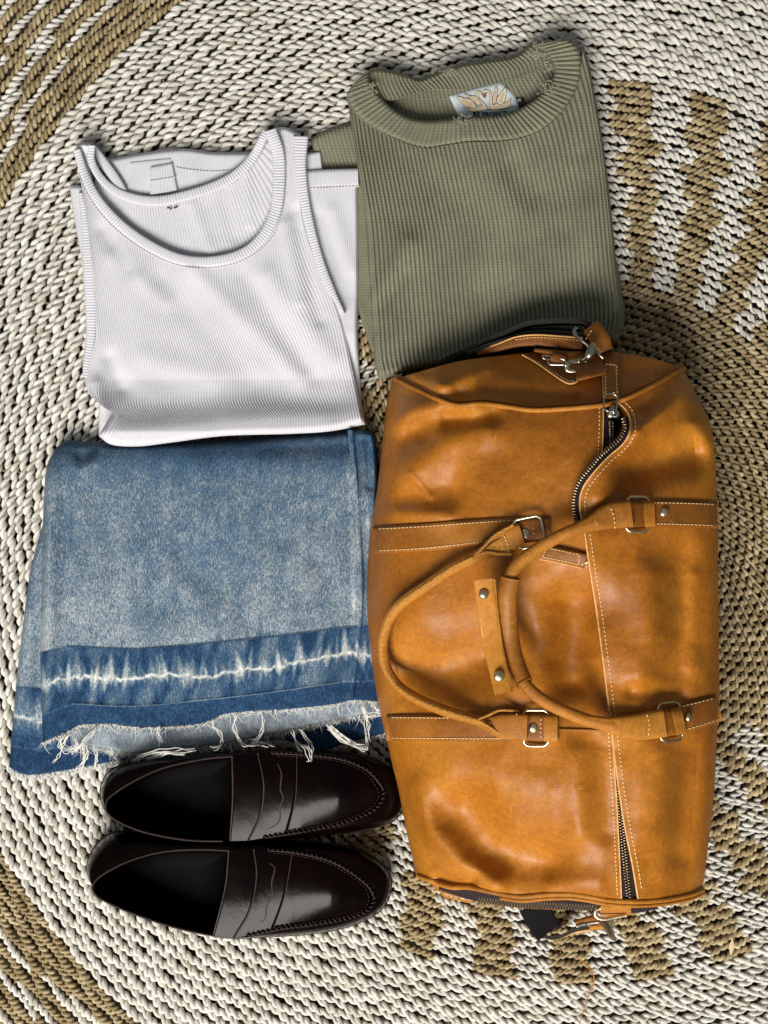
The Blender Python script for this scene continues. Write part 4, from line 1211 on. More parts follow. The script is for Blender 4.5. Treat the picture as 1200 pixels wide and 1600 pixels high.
def H_bag(x, y):
    x = np.asarray(x, float); y = np.asarray(y, float)
    xl = np.interp(y, _ls[:, 1], _ls[:, 0]); xr = np.interp(y, _rs[:, 1], _rs[:, 0])
    yt = np.interp(x, _st[:, 0], _st[:, 1]); yb = np.interp(x, _sb[:, 0], _sb[:, 1])
    u = np.clip((x - xl) / (xr - xl), 0, 1); v = np.clip((y - yt) / (yb - yt), 0, 1)
    z = f_across(u)
    z = z - 0.016 * np.abs(2 * v - 1) ** 5 - 0.010 * (v < 0.2) * (1 - v / 0.2) ** 2
    g = lambda p, w, a, s=2.0: polyridge(x, y, p, w, a, s)
    inside = np.clip(np.minimum(u, 1 - u) / 0.06, 0, 1)
    d = 0
    # sag in the middle between the handles
    d = d - g([(900, 950), (888, 1030), (895, 1060)], 44, 0.021) - g([(790, 1020), (690, 1050), (650, 1040)], 46, 0.018)
    d = d + g([(860, 1010), (800, 1060)], 40, 0.005)
    d = d + g([(650, 900), (640, 1010)], 40, 0.006)
    # upper left corner: folded ridge and dents
    d = d + g([(622, 655), (690, 628), (735, 634)], 20, 0.010) - g([(612, 690), (648, 672)], 26, 0.009) + g([(640, 735), (700, 690), (760, 672)], 28, 0.006)
    d = d - g([(700, 655), (770, 650)], 14, 0.006) - g([(640, 775), (705, 765)], 26, 0.006) + g([(610, 800), (700, 806)], 14, 0.004) + g([(640, 740), (672, 775)], 6, 0.002)
    # upper right: diagonal crest with a hollow below it
    d = d + g([(1000, 672), (1040, 635), (1070, 600)], 15, 0.009) - g([(1010, 640), (1050, 610)], 14, 0.005) - g([(990, 735), (1050, 715), (1100, 708)], 32, 0.020) + g([(1090, 665), (1108, 690)], 16, 0.006)
    d = d + g([(985, 690), (955, 730), (935, 775)], 18, 0.006)
    # right flank
    d = d - g([(1060, 870), (1070, 1000), (1050, 1050)], 28, 0.008) + g([(1015, 900), (1020, 1010), (1000, 1070)], 26, 0.007) - g([(990, 1080), (1060, 1090)], 16, 0.008)
    d = d + g([(1085, 900), (1080, 1040)], 16, 0.004) + g([(1030, 1180), (1020, 1300)], 26, 0.005) - g([(1075, 1180), (1060, 1330)], 26, 0.007)
    # lower left: long fold running down to the bottom seam
    d = d + g([(640, 1240), (672, 1300), (715, 1350), (770, 1382)], 26, 0.012) - g([(735, 1265), (775, 1325), (850, 1350)], 40, 0.015) + g([(700, 1205), (860, 1230)], 46, 0.006)
    d = d - g([(690, 1372), (735, 1378)], 12, 0.010) - g([(650, 1330), (672, 1350)], 14, 0.006) + g([(860, 1380), (930, 1385)], 20, 0.004)
    d = d - g([(940, 1170), (945, 1300)], 20, 0.004) + g([(900, 1180), (905, 1300)], 24, 0.005)
    d = d + 0.0016 * vnoise(x, y, 60, 91) + 0.0005 * vnoise(x, y, 21, 92)
    return z + 1.35 * d * inside


ZIP_L = [(943, 634), (942, 680), (940, 720), (938, 780), (940, 850), (945, 960), (953, 1080), (957, 1150), (962, 1230), (966, 1300), (971, 1404)]
ZIP_R = [(967, 630), (976, 638), (983, 650), (985.5, 664), (982, 680), (972, 695), (950, 714), (928, 738), (912, 760), (906, 782), (908, 808), (914, 835), (922, 890), (933, 960), (946, 1060), (957, 1150), (966, 1225), (977, 1295), (988, 1350), (997, 1404)]
iT = lambda x: float(np.interp(x, _st[:, 0], _st[:, 1]))
iB = lambda x: float(np.interp(x, _sb[:, 0], _sb[:, 1]))


def sub(curve, x0, x1, n=14):
    """piece of a seam between two x values"""
    return [(x, float(np.interp(x, curve[:, 0], curve[:, 1]))) for x in np.linspace(x0, x1, n)]


patch('side_panel', M['leather'], bag, sub(_st, 618, 943, 24), sub(_sb, 654, 971, 24), LS, ZIP_L, 200, 300, H_bag, skirt=(0.0, 0.016))


def H_right(x, y):
    zr = np.interp(y, [640, 690, 740, 1140, 1170, 1400], [0.0, 0.002, 0.0075, 0.006, 0.001, 0.0005])
    e = np.interp(y, [p[1] for p in ZIP_R], [p[0] for p in ZIP_R])
    lift = np.exp(-np.clip(np.asarray(x) - e, 0, None) / 40.0)
    roll_ = np.exp(-((np.asarray(y) - 700) / 40.0) ** 2) * np.exp(-np.clip(np.asarray(x) - e, 0, None) / 16.0)
    return H_bag(x, y) + zr * lift + 0.004 * roll_


patch('side_panel', M['leather'], bag, sub(_st, 967, 1068, 12), sub(_sb, 997, 1097, 12), ZIP_R, RS, 130, 300, H_right, skirt=(0.0, 0.02))

# end panels
END_T = Q('z5', [(122, 232), (200, 208), (340, 172), (520, 152), (640, 150), (740, 152), (815, 145), (900, 155), (1000, 180), (1050, 200)])
def H_endt(x, y):
    yt = np.interp(x, _st[:, 0], _st[:, 1])
    t = np.clip((yt - y) / 80.0, 0, 1.2)
    z = H_bag(x, yt) - 0.004 - 0.052 * t ** 1.35
    z = z + polyridge(x, y, [(690, 600), (760, 575)], 15, 0.008) - polyridge(x, y, [(720, 618), (800, 612), (900, 618)], 12, 0.006) + polyridge(x, y, [(650, 590), (700, 605)], 12, 0.004) - polyridge(x, y, [(960, 590), (1010, 580)], 16, 0.005)
    return z + 0.0012 * vnoise(x, y, 24, 93)
patch('end_panel', M['leather'], bag, END_T, SEAM_T, [END_T[0], SEAM_T[0]], [END_T[-1], SEAM_T[-1]], 160, 50, H_endt, skirt=(0.0, 0.012))
END_B = Q('z7', [(122, 596), (160, 612), (200, 655), (330, 686), (420, 703), (560, 713), (700, 716), (850, 722), (950, 705), (1050, 672), (1105, 643)])
def H_endb(x, y):
    yb = np.interp(x, _sb[:, 0], _sb[:, 1])
    t = np.clip((y - yb) / 26.0, 0, 1.3)
    return H_bag(x, yb) - 0.003 - 0.05 * t
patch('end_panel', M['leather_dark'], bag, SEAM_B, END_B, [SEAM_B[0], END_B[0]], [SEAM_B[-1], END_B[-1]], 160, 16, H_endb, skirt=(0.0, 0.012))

# piping on the end seams
tube('piping', M['leather_soft'], bag, SEAM_T, 4.0, lambda x, y: H_bag(x, y), n=160, sides=10, zoff=0.0008)
tube('piping', M['leather_soft'], bag, [(p[0], p[1] - 6.5) for p in SEAM_T], 1.3, lambda x, y: H_endt(x, y), n=140, sides=6, zoff=0.0016)
tube('piping', M['leather_soft'], bag, [(p[0], p[1] + 2) for p in SEAM_B], 4.4, lambda x, y: H_bag(x, y), n=160, sides=10, zoff=-0.001)
tube('piping', M['leather_soft'], bag, [(p[0], p[1] + 8.5) for p in SEAM_B[4:]], 3.6, lambda x, y: H_bag(x, y) - 0.007, n=120, sides=8)

# pale scuffs scraped into the leather
def scuffs(spots, zf, seed):
    rg = random.Random(seed)
    V, F = [], []
    base = 0
    for (x0, y0, L, an, curl, w) in spots:
        pts = []
        x, y = x0, y0
        for s in np.linspace(0, 1, 12):
            pts.append((x, y))
            x += math.cos(an + curl * s) * L / 11; y += math.sin(an + curl * s) * L / 11
        pts = np.array(pts)
        z = zf(pts[:, 0], pts[:, 1]) + 0.00004
        rad = w * np.sin(np.linspace(0.12, math.pi - 0.12, 12)) * S
        v, q, _ = tube_geo(P(pts[:, 0], pts[:, 1], z), rad, 5, caps=False, flat=0.3)
        V.append(v); F.append(q + base); base += len(v)
    o = link('scuff_marks', mesh_np('scuff_marks', np.vstack(V), np.vstack(F)), M['scuff'], bag)
    tag(o, kind='stuff')


M['scuff'] = mat_leather('scuffed_leather', (0.42, 0.165, 0.02), (0.52, 0.22, 0.034), (0.6, 0.28, 0.05), rough=0.6, scratch=0.0, seed=2.0)
rg_ = random.Random(5)
sp_ = []
for cx_, cy_, rx_, ry_, n_, l0, l1 in ((690, 925, 55, 40, 16, 15, 45), (855, 985, 50, 50, 6, 12, 45), (905, 1235, 40, 25, 7, 8, 22), (885, 1305, 30, 14, 4, 10, 25), (700, 1290, 60, 60, 5, 10, 40), (850, 735, 60, 40, 6, 12, 40),
                                    (920, 690, 30, 40, 4, 10, 25), (740, 700, 60, 40, 4, 10, 30), (1010, 1280, 30, 50, 4, 12, 50), (1050, 1200, 40, 60, 3, 10, 30), (1030, 940, 60, 60, 6, 8, 35), (1010, 690, 50, 40, 4, 15, 45), (840, 1240, 60, 60, 6, 10, 40), (660, 840, 40, 14, 6, 10, 26)):
    for _k in range(n_ if cx_ == 690 else max(1, n_ // 2)):
        sp_.append((rg_.gauss(cx_, rx_ * 0.6), rg_.gauss(cy_, ry_ * 0.6), rg_.uniform(l0, l1), rg_.choice([1.9, 2.2, 2.4, 1.2, 2.6]) + rg_.uniform(-0.4, 0.4), rg_.uniform(-1.1, 1.1), rg_.choice([0.3, 0.35, 0.45, 0.8 if cx_ == 690 else 0.5])))
sp_ = [s_ for s_ in sp_ if s_[0] < 925 or s_[0] > 1000]
scuffs([s_ for s_ in sp_ if s_[0] < 925], H_bag, 1)
scuffs([s_ for s_ in sp_ if s_[0] > 1000], H_right, 2)

# raw cut edges and stitching along the zip
tube('cut_edge', M['edge'], bag, ZIP_R, 1.5, H_right, n=260, sides=7, zoff=0.0)
tube('cut_edge', M['edge'], bag, ZIP_L[:4], 1.3, H_bag, n=80, sides=6, zoff=-0.0003)
tube('cut_edge', M['edge'], bag, ZIP_L[7:], 1.3, H_bag, n=100, sides=6, zoff=-0.0003)


def offset(pts, d):
    c = cr(pts, 120)
    t = np.gradient(c[:, :2], axis=0); t /= np.linalg.norm(t, axis=1)[:, None]
    o = c[:, :2] + np.stack([t[:, 1], -t[:, 0]], -1) * d
    return [tuple(p) for p in o[::3]]


stitches('stitching', M['thread'], bag, offset(ZIP_R, 8), H_right, 6.6, 5.0, 0.85, 0.0004)
stitches('stitching', M['thread'], bag, offset(ZIP_L[:3], -6), H_bag, 6.2, 4.8, 0.85, 0.0004)
stitches('stitching', M['thread'], bag, offset(ZIP_L[6:], -6), H_bag, 6.2, 4.8, 0.85, 0.0004)

# dark inside of the open zip, zipper tapes and metal teeth
ZD = lambda x, y: H_bag(x, y) - 0.030
patch('lining', M['lining'], bag, [(930, 628), (992, 624)], [(930, 760), (960, 760)], [(930, 628), (930, 760)], [(992, 624), (992, 700), (960, 760)], 12, 20, ZD)
zipper = patch('zipper_tape', M['tape'], bag, [(944, 634), (957, 633)], [(940, 722), (957, 722)], [(944, 634), (940, 722)], [(957, 633), (958, 680), (957, 722)], 8, 40, lambda x, y: H_bag(x, y) - 0.004 - 0.0003 * np.maximum(0, x - 950))
stitches('zipper_teeth', M['teeth'], zipper, [(953, 658), (953.5, 690), (953, 722)], lambda x, y: H_bag(x, y) - 0.003, 2.4, 3.6, 0.8, 0.0006, slant=math.pi / 2)
stitches('zipper_teeth', M['nickel'], zipper, [(957.5, 658), (958, 690), (957.5, 722)], lambda x, y: H_bag(x, y) - 0.005, 2.4, 2.4, 0.8, 0.0006, slant=math.pi / 2)
zr_pts = ZIP_R[2:12]
tpc = offset(zr_pts, -6.0)
zt2 = strip('zipper_tape', M['tape'], bag, tpc, 11.0, lambda x, y: H_right(x, y) - 0.002 + 0 * x, 0.0012, n=120)
stitches('zipper_teeth', M['teeth'], zt2, offset(zr_pts, -10.0), lambda x, y: H_right(x, y) + 0.0012, 4.6, 7.5, 1.35, 0.0004, slant=math.pi / 2)
# closed lower run of the main zip
zlow = patch('zipper_tape', M['tape'], bag, [(953, 1140), (961, 1140)], [(969, 1404), (999, 1404)], [(953, 1140), (962, 1230), (966, 1300), (969, 1404)], [(961, 1140), (970, 1225), (981, 1295), (999, 1404)], 16, 60, lambda x, y: H_bag(x, y) - 0.0026)
mid_ = [(961, 1160), (965.5, 1225), (972.5, 1300), (977.5, 1345), (983.5, 1402)]
stitches('zipper_teeth', M['teeth'], zlow, [(p[0] - 2.4, p[1]) for p in mid_[1:]], lambda x, y: H_bag(x, y) - 0.0022, 4.4, 5.2, 1.0, 0.0007, slant=math.pi / 2)
stitches('zipper_teeth', M['teeth'], zlow, [(p[0] + 2.4, p[1] + 2.2) for p in mid_[1:]], lambda x, y: H_bag(x, y) - 0.0022, 4.4, 5.2, 1.0, 0.0007, slant=math.pi / 2)
# pocket zip along the bottom end
pz = Q('z7', [(190, 640), (260, 655), (330, 668), (430, 684), (560, 694), (700, 704), (850, 716), (950, 704)])
zpk = strip('zipper_tape', M['tape'], bag, pz, [5, 15, 17, 16, 14, 11, 10, 8], lambda x, y: H_endb(x, y) + 0.0015, 0.0015, n=120)
tz = Q('z7', [(325, 682), (430, 692), (560, 699), (700, 708), (740, 711)])
stitches('zipper_teeth', M['teeth'], zpk, [(p[0], p[1] - 2.6) for p in tz], lambda x, y: H_endb(x, y) + 0.0034, 4.4, 5.4, 1.0, 0.0006, slant=math.pi / 2)
stitches('zipper_teeth', M['teeth'], zpk, [(p[0] + 2.2, p[1] + 2.4) for p in tz], lambda x, y: H_endb(x, y) + 0.0034, 4.4, 5.4, 1.0, 0.0006, slant=math.pi / 2)
strip('pocket_welt', M['leather_soft'], bag, Q('z7', [(195, 648), (215, 668), (300, 688)]), 4, lambda x, y: H_endb(x, y) + 0.001, 0.003, n=30)

# belts stitched across the bag
def belt(pts, w, zf, zo=0.0022):
    b = strip('belt', M['leather_dark'], bag, pts, w, zf, 0.0034, n=110, across=7, round_=0.25, zoff=zo - 0.0022)
    for s in (-1, 1):
        ww = w if np.ndim(w) else [w, w]
        c = cr(pts, 40); t = np.gradient(c[:, :2], axis=0); t /= np.linalg.norm(t, axis=1)[:, None]
        hw = np.interp(np.linspace(0, 1, 40), np.linspace(0, 1, len(ww)), ww) / 2 - 4.5
        o = c[:, :2] + np.stack([-t[:, 1], t[:, 0]], -1) * (s * hw)[:, None]
        stitches('stitching', M['thread'], b, [tuple(p) for p in o[1:-1:2]], zf, 6.0, 4.6, 0.8, 0.0036 + zo - 0.0022)
    return b


belt(Q('z6', [(49, 194), (200, 186), (360, 172), (500, 160), (622, 155)]), [43, 43, 41, 38, 33], H_bag)
belt(Q('z6', [(945, 107), (1050, 109), (1161, 113)]), [42, 42, 42], H_right)
belt(Q('z6', [(91, 801), (250, 802), (430, 803), (560, 802), (648, 802)]), [41, 41, 41, 40, 39], H_bag)
belt(Q('z6', [(1000, 782), (1080, 762), (1166, 737)]), [46, 45, 42], H_right)
# lower belt joining under the handle
strip('belt_end', M['leather_dark'], bag, Q('z6', [(640, 806), (720, 808), (805, 812)]), 4, H_bag, 0.0015, n=30)


def rrect(cx, cy, w, h, r, ang, z, name, parent, rad=2.5, tilt=0.0, mat=None):
    """rounded rectangular ring"""
    pts = []
    for qx, qy, a0 in ((1, -1, -90), (1, 1, 0), (-1, 1, 90), (-1, -1, 180)):
        for k in range(5):
            a = math.radians(a0 + 90 * k / 4)
            pts.append((qx * (w / 2 - r) + r * math.cos(a), qy * (h / 2 - r) + r * math.sin(a)))
    ca, sa = math.cos(ang), math.sin(ang)
    out = [(cx + x * ca - y * sa, cy + x * sa + y * ca) for x, y in pts]
    zc_ = Zs(cx, cy, H_right)
    out = [(x, y, z + 0.85 * (Zs(x, y, H_right) - zc_)) for x, y in out]
    return tube(name, mat or M['brass'], parent, out, rad, n=72, sides=8, closed=True)


def rivet(cx, cy, zf, r=7.0, parent=None, h=0.0035, ex=1.0):
    z0 = float(zf(np.array([cx]), np.array([cy]))[0]) if callable(zf) else zf
    rows = []
    a = np.linspace(0, 2 * math.pi, 24, endpoint=False)
    for rr, dz in ((1.0, -0.002), (1.02, 0.35 * h), (0.92, 0.75 * h), (0.6, 0.95 * h), (0.03, h)):
        rows.append(P(cx + np.cos(a) * r * rr * ex, cy + np.sin(a) * r * rr, z0 + dz))
    V = np.stack(rows, 1); v = V.reshape(-1, 3)
    return link('rivet', mesh_np('rivet', v, fix_up(v, gquads(24, 5, wrap_u=True))), M['brass'], parent or bag)


Zs = lambda x, y, zf=H_bag: float(zf(np.array([float(x)]), np.array([float(y)]))[0])
# rings and leather loops at the four handle ends
# upper right
x_, y_ = Q('z6', [(902, 111)])[0]
rrect(x_, y_, 34, 55, 9, 0.05, Zs(x_, y_, H_right) + 0.0045, 'handle_ring', bag, 2.6)
lp = strip('ring_loop', M['leather_dark'], bag, Q('z6', [(872, 112), (912, 110), (960, 106)]), 41, H_right, 0.0075, n=24, across=8, round_=0.15)
strip('ring_loop', M['leather_soft'], bag, Q('z6', [(922, 110), (936, 109), (958, 108)]), 41, lambda x, y: H_right(x, y) + 0.002, 0.0095, n=16, across=8, round_=0.2)
x_, y_ = Q('z6', [(988, 105)])[0]; rivet(x_, y_, lambda x, y: H_right(x, y) + 0.003, 7.3)
# lower right
x_, y_ = Q('z6', [(1008, 782)])[0]
rrect(x_, y_, 34, 60, 9, -0.1, Zs(x_, y_, H_right) + 0.0045, 'handle_ring', bag, 2.6)
strip('ring_loop', M['leather_dark'], bag, Q('z6', [(985, 788), (1010, 783), (1050, 776)]), 42, H_right, 0.0075, n=20, across=8, round_=0.15)
strip('ring_loop', M['leather_soft'], bag, Q('z6', [(1018, 783), (1032, 780), (1052, 776)]), 43, lambda x, y: H_right(x, y) + 0.002, 0.0095, n=16, across=8, round_=0.2)
x_, y_ = Q('z6', [(1067, 769)])[0]; rivet(x_, y_, lambda x, y: H_right(x, y) + 0.004, 7.5, ex=0.75, h=0.006)
# upper left
x_, y_ = Q('z6', [(548, 165)])[0]
rrect(x_ + 2, y_ + 2, 44, 46, 9, -0.2, Zs(x_, y_) + 0.010, 'handle_ring', bag, 2.4)
strip('ring_loop', M['leather_dark'], bag, Q('z6', [(520, 168), (560, 164), (620, 158)]), [36, 36, 33], H_bag, 0.006, n=20, across=8, round_=0.15)
stitches('stitching', M['thread'], bag, Q('z6', [(566, 148), (569, 180)]), lambda x, y: H_bag(x, y) + 0.0063, 5.5, 4.4, 0.8)
x_, y_ = Q('z6', [(541, 174)])[0]; rivet(x_, y_, lambda x, y: H_bag(x, y) + 0.005, 8.5)
# lower left
x_, y_ = Q('z6', [(574, 802)])[0]
rrect(x_, y_, 38, 56, 9, 0.0, Zs(x_, y_) + 0.007, 'handle_ring', bag, 2.5)
strip('ring_loop', M['leather_dark'], bag, Q('z6', [(545, 800), (590, 801), (645, 801)]), 42, H_bag, 0.0065, n=20, across=8, round_=0.15)
strip('ring_loop', M['leather_soft'], bag, Q('z6', [(600, 801), (620, 801), (643, 801)]), 43, lambda x, y: H_bag(x, y) + 0.001, 0.009, n=16, across=8, round_=0.2)
stitches('stitching', M['thread'], bag, Q('z6', [(590, 768), (590, 836)]), lambda x, y: H_bag(x, y) + 0.0072, 5.5, 4.4, 0.8)
x_, y_ = Q('z6', [(567, 803)])[0]; rivet(x_, y_, lambda x, y: H_bag(x, y) + 0.005, 8.0)


# handles: rolled leather that opens into a flat flared tongue at each ring
def handle(pts, rad, flare0, flare1, mat):
    c = np.array(pts, float)
    z = np.array([Zs(p[0], p[1], H_right) + p[2] for p in pts])
    hd_ = tube('handle', mat, bag, [(p[0], p[1], zz) for p, zz in zip(pts, z)], rad, n=150, sides=16)
    return hd_


hr_pts = Q('z6', [(884, 108), (815, 116), (765, 136), (700, 160), (640, 187), (580, 222), (520, 268), (490, 315), (480, 370), (480, 430), (488, 520), (508, 595), (535, 655), (580, 700), (640, 736), (740, 776), (820, 793), (900, 798), (992, 785)])
hz = [0.011, 0.013, 0.015, 0.019, 0.023, 0.027, 0.031, 0.033, 0.034, 0.035, 0.036, 0.036, 0.035, 0.032, 0.027, 0.020, 0.015, 0.012, 0.011]
zsm = smooth_table(np.linspace(0, 1, len(hr_pts)), [Zs(p[0], p[1]) + h for p, h in zip(hr_pts, hz)], 0.04)
hr3 = [(p[0], p[1], float(zsm(i / (len(hr_pts) - 1)))) for i, p in enumerate(hr_pts)]
handle_r = tube('handle', M['leather_soft'], bag, hr3[2:17], [11, 10.2, 10, 10, 10.2, 10.2, 10.2, 10.2, 10.2, 10.2, 10, 10, 10, 10.2, 11], n=160, sides=16)


def tongue(parent, pts3, widths, thick=0.005):
    c = cr(pts3, 40)
    return strip('handle_tongue', M['leather_soft'], parent, [tuple(p) for p in c], widths, None, thick, n=40, across=10, round_=0.6, absz=True, sink=0.004)


t1 = tongue(handle_r, [hr3[3], hr3[2], hr3[1], hr3[0]], [17, 24, 36, 42, 42])
t2 = tongue(handle_r, [hr3[15], hr3[16], hr3[17], hr3[18]], [17, 24, 36, 44, 44])
stitches('stitching', M['thread'], t1, [(p[0], p[1], hr3[1][2] + 0.0055) for p in Q('z6', [(815, 88), (826, 120), (830, 160)])], None, 6, 4.6, 0.85, absz=True, zoff=0)
stitches('stitching', M['thread'], t2, [(p[0], p[1], hr3[17][2] + 0.0055) for p in Q('z6', [(932, 755), (940, 790), (938, 828)])], None, 6, 4.6, 0.85, absz=True, zoff=0)

hl_pts = Q('z6', [(530, 178), (480, 195), (420, 226), (370, 254), (300, 288), (220, 342), (150, 390), (105, 440), (82, 500), (78, 555), (90, 610), (125, 664), (190, 708), (280, 746), (370, 773), (430, 790), (480, 797), (545, 800)])
hzl = [0.010, 0.011, 0.012, 0.012, 0.012, 0.012, 0.013, 0.017, 0.022, 0.024, 0.020, 0.016, 0.013, 0.012, 0.012, 0.012, 0.011, 0.010]
zsl = smooth_table(np.linspace(0, 1, len(hl_pts)), [Zs(p[0], p[1]) + h for p, h in zip(hl_pts, hzl)], 0.03)
hl3 = [(p[0], p[1], float(zsl(i / (len(hl_pts) - 1)))) for i, p in enumerate(hl_pts)]
handle_l = tube('handle', M['leather_soft'], bag, hl3[2:16], [8.2, 8.6, 9, 9, 9, 9, 9, 9, 9, 9, 9, 9, 8.6, 8.2], n=170, sides=14)
# raw suede edges of the rolled leather, running along the top of the loop
inn = hl3[2:16]
tube('raw_edge', M['suede'], handle_l, [(p[0] - 1.5 + 3 * (600 < p[0]) * 0, p[1] + 0.5, p[2] + 0.0042) for p in inn], 4.2, n=170, sides=8, flat=0.55)
tl1 = tongue(handle_l, [hl3[3], hl3[2], hl3[1], hl3[0]], [14, 22, 36, 40, 38], 0.0035)
tl2 = tongue(handle_l, [hl3[14], hl3[15], hl3[16], hl3[17]], [14, 22, 38, 42, 42], 0.0035)
tube('raw_edge', M['suede'], tl1, [(p[0], p[1], hl3[1][2] + 0.005) for p in Q('z6', [(370, 250), (405, 216), (445, 176), (500, 146)])], 2.6, n=40, sides=8)
tube('raw_edge', M['suede'], tl1, [(p[0], p[1], hl3[1][2] + 0.005) for p in Q('z6', [(370, 254), (410, 234), (450, 238), (494, 240)])], 2.6, n=40, sides=8)
tube('raw_edge', M['suede'], tl2, [(p[0], p[1], hl3[15][2] + 0.0055) for p in Q('z6', [(385, 774), (420, 760), (460, 744), (520, 748)])], 2.2, n=40, sides=8)
tube('raw_edge', M['suede'], tl2, [(p[0], p[1], hl3[15][2] + 0.0055) for p in Q('z6', [(385, 776), (420, 795), (460, 820), (520, 838)])], 2.2, n=40, sides=8)
flat_poly('tongue_suede_fold', M['suede'], tl1, Q('z6', [(408, 228), (440, 200), (478, 185), (486, 232), (440, 232)]), hl3[1][2] + 0.0036, 24)  # flat raw suede patch on the flared tongue
stitches('stitching', M['thread'], tl1, [(p[0], p[1], hl3[1][2] + 0.0045) for p in Q('z6', [(470, 178), (482, 205), (488, 238)])], None, 6, 4.6, 0.8, absz=True, zoff=0)
stitches('stitching', M['thread'], tl2, [(p[0], p[1], hl3[16][2] + 0.0045) for p in Q('z6', [(512, 752), (508, 795), (512, 835)])], None, 6, 4.6, 0.8, absz=True, zoff=0)

M['leather_flap'] = mat_leather('tan_leather_flap', (0.34, 0.12, 0.01), (0.44, 0.17, 0.016), (0.52, 0.22, 0.03), rough=0.6, scratch=0.2, seed=13.0)
# buttoned grip wrapped round the front handle
gz = lambda k: hr3[k][2]
grip_pts = [hr3[7], hr3[8], hr3[9], hr3[10], hr3[11], hr3[12]]
grip = tube('handle_grip', M['leather_dark'], bag, [(p[0] + 1, p[1], p[2] + 0.0004) for p in grip_pts], [15.5, 16.0, 15.5, 15.0, 14.5, 13.5], n=60, sides=18)
flap_pts = Q('z6', [(405, 322), (414, 400), (428, 500), (450, 600), (470, 690)])
zf_ = smooth_table([0, 0.25, 0.5, 0.75, 1], [gz(8) + 0.006, gz(9) + 0.007, gz(10) + 0.006, gz(11) + 0.006, gz(12) + 0.006], 0.05)
flap = strip('grip_flap', M['leather_flap'], grip, [(p[0], p[1], float(zf_(i / 4))) for i, p in enumerate(flap_pts)], [32, 33, 32, 30, 29], None, 0.0034, n=60, across=8, round_=0.25, absz=True, sink=0.0015)
tube('cut_edge', M['edge'], flap, [(p[0], p[1], float(zf_(i / 3)) + 0.0008) for i, p in enumerate(Q('z6', [(376, 332), (392, 450), (420, 590), (444, 690)]))], 1.2, n=50, sides=6)
tube('cut_edge', M['suede'], flap, [(p[0], p[1], float(zf_(i / 3)) + 0.0018) for i, p in enumerate(Q('z6', [(440, 322), (452, 440), (470, 570), (500, 672)]))], 1.5, n=50, sides=6)
x_, y_ = Q('z6', [(405, 370)])[0]; rivet(x_, y_, float(zf_(0.12)) + 0.0032, 7.6, flap)
x_, y_ = Q('z6', [(455, 635)])[0]; rivet(x_, y_, float(zf_(0.85)) + 0.0032, 8.6, flap)

# zip pull tabs
def pull(tab, zf, w, th=0.004, stitch=True):
    t_ = strip('zip_pull', M['leather_dark'], bag, tab, w, zf, th, n=40, across=8, round_=0.2, sink=0.001)
    if stitch:
        c = cr(tab, 30); t = np.gradient(c[:, :2], axis=0); t /= np.linalg.norm(t, axis=1)[:, None]
        nn_ = np.stack([-t[:, 1], t[:, 0]], -1); hw = w / 2 - 4
        lp_ = np.vstack([(c[:, :2] + nn_ * hw)[3:26], (c[:, :2] - nn_ * hw)[3:26][::-1]])
        stitches('stitching', M['thread'], t_, [tuple(p) for p in lp_[::2]] + [tuple(lp_[0])], zf, 5.4, 4.2, 0.8, th + 0.0003)
    tube('cut_edge', M['edge'], t_, [tuple(p) for p in (cr(tab, 20)[:, :2] + np.stack([np.gradient(cr(tab, 20)[:, 1]), -np.gradient(cr(tab, 20)[:, 0])], -1) / np.linalg.norm(np.gradient(cr(tab, 20)[:, :2], axis=0), axis=1)[:, None] * -(w / 2))[1:-1]], 1.1, zf, n=40, sides=6, zoff=0.0012)
    return t_


zpt = lambda x, y: np.where(y < np.interp(x, _st[:, 0], _st[:, 1]), H_endt(x, np.minimum(y, 700.0)), H_bag(x, y)) + 0.004
pt_ = pull(Q('zp', [(565, -345), (568, -200), (572, 20)]), zpt, 25)
mx, my = Q('zp', [(570, 60)])[0]
rrect(mx - 1, my - 1, 21, 27, 8, 0.05, Zs(mx, my) + 0.0085, 'zip_ring', pt_, 1.5, mat=M['nickel'])
sl = link('zip_slider', None, None) if False else None
sx_, sy_ = Q('zp', [(590, 150)])[0]
zsl0 = Zs(sx_, sy_) + 0.0015
rows = []
a_ = np.linspace(0, 2 * math.pi, 28, endpoint=False)
shape = 1.0 + 0.18 * np.cos(3 * (a_ + math.pi / 2))
for rr, dz in ((0.95, -0.002), (1.0, 0.0012), (0.9, 0.003), (0.55, 0.0036), (0.03, 0.0038)):
    rows.append(P(sx_ + np.cos(a_) * 10.0 * rr * shape, sy_ + np.sin(a_) * 10.5 * rr * shape, zsl0 + dz))
v = np.stack(rows, 1).reshape(-1, 3)
link('zip_slider', mesh_np('zip_slider', v, fix_up(v, gquads(28, 5, wrap_u=True))), M['nickel'], bag)
tube('slider_bridge', M['nickel'], pt_, [(sx_ - 1, sy_ - 10, zsl0 + 0.004), (sx_, sy_ - 3, zsl0 + 0.0075), (sx_ + 1, sy_ + 5, zsl0 + 0.005)], 3.0, n=20, sides=8)
pull2 = pull(Q('hd', [(610, 430), (800, 465), (1000, 512), (1052, 524)]), lambda x, y: H_bag(x, y) + 0.001, 23)
tube('zip_ring', M['brass'], pull2, [(p[0], p[1], Zs(p[0], p[1]) + 0.004) for p in Q('hd', [(1010, 550), (1040, 545), (1075, 525)])], 1.7, n=20, sides=6)

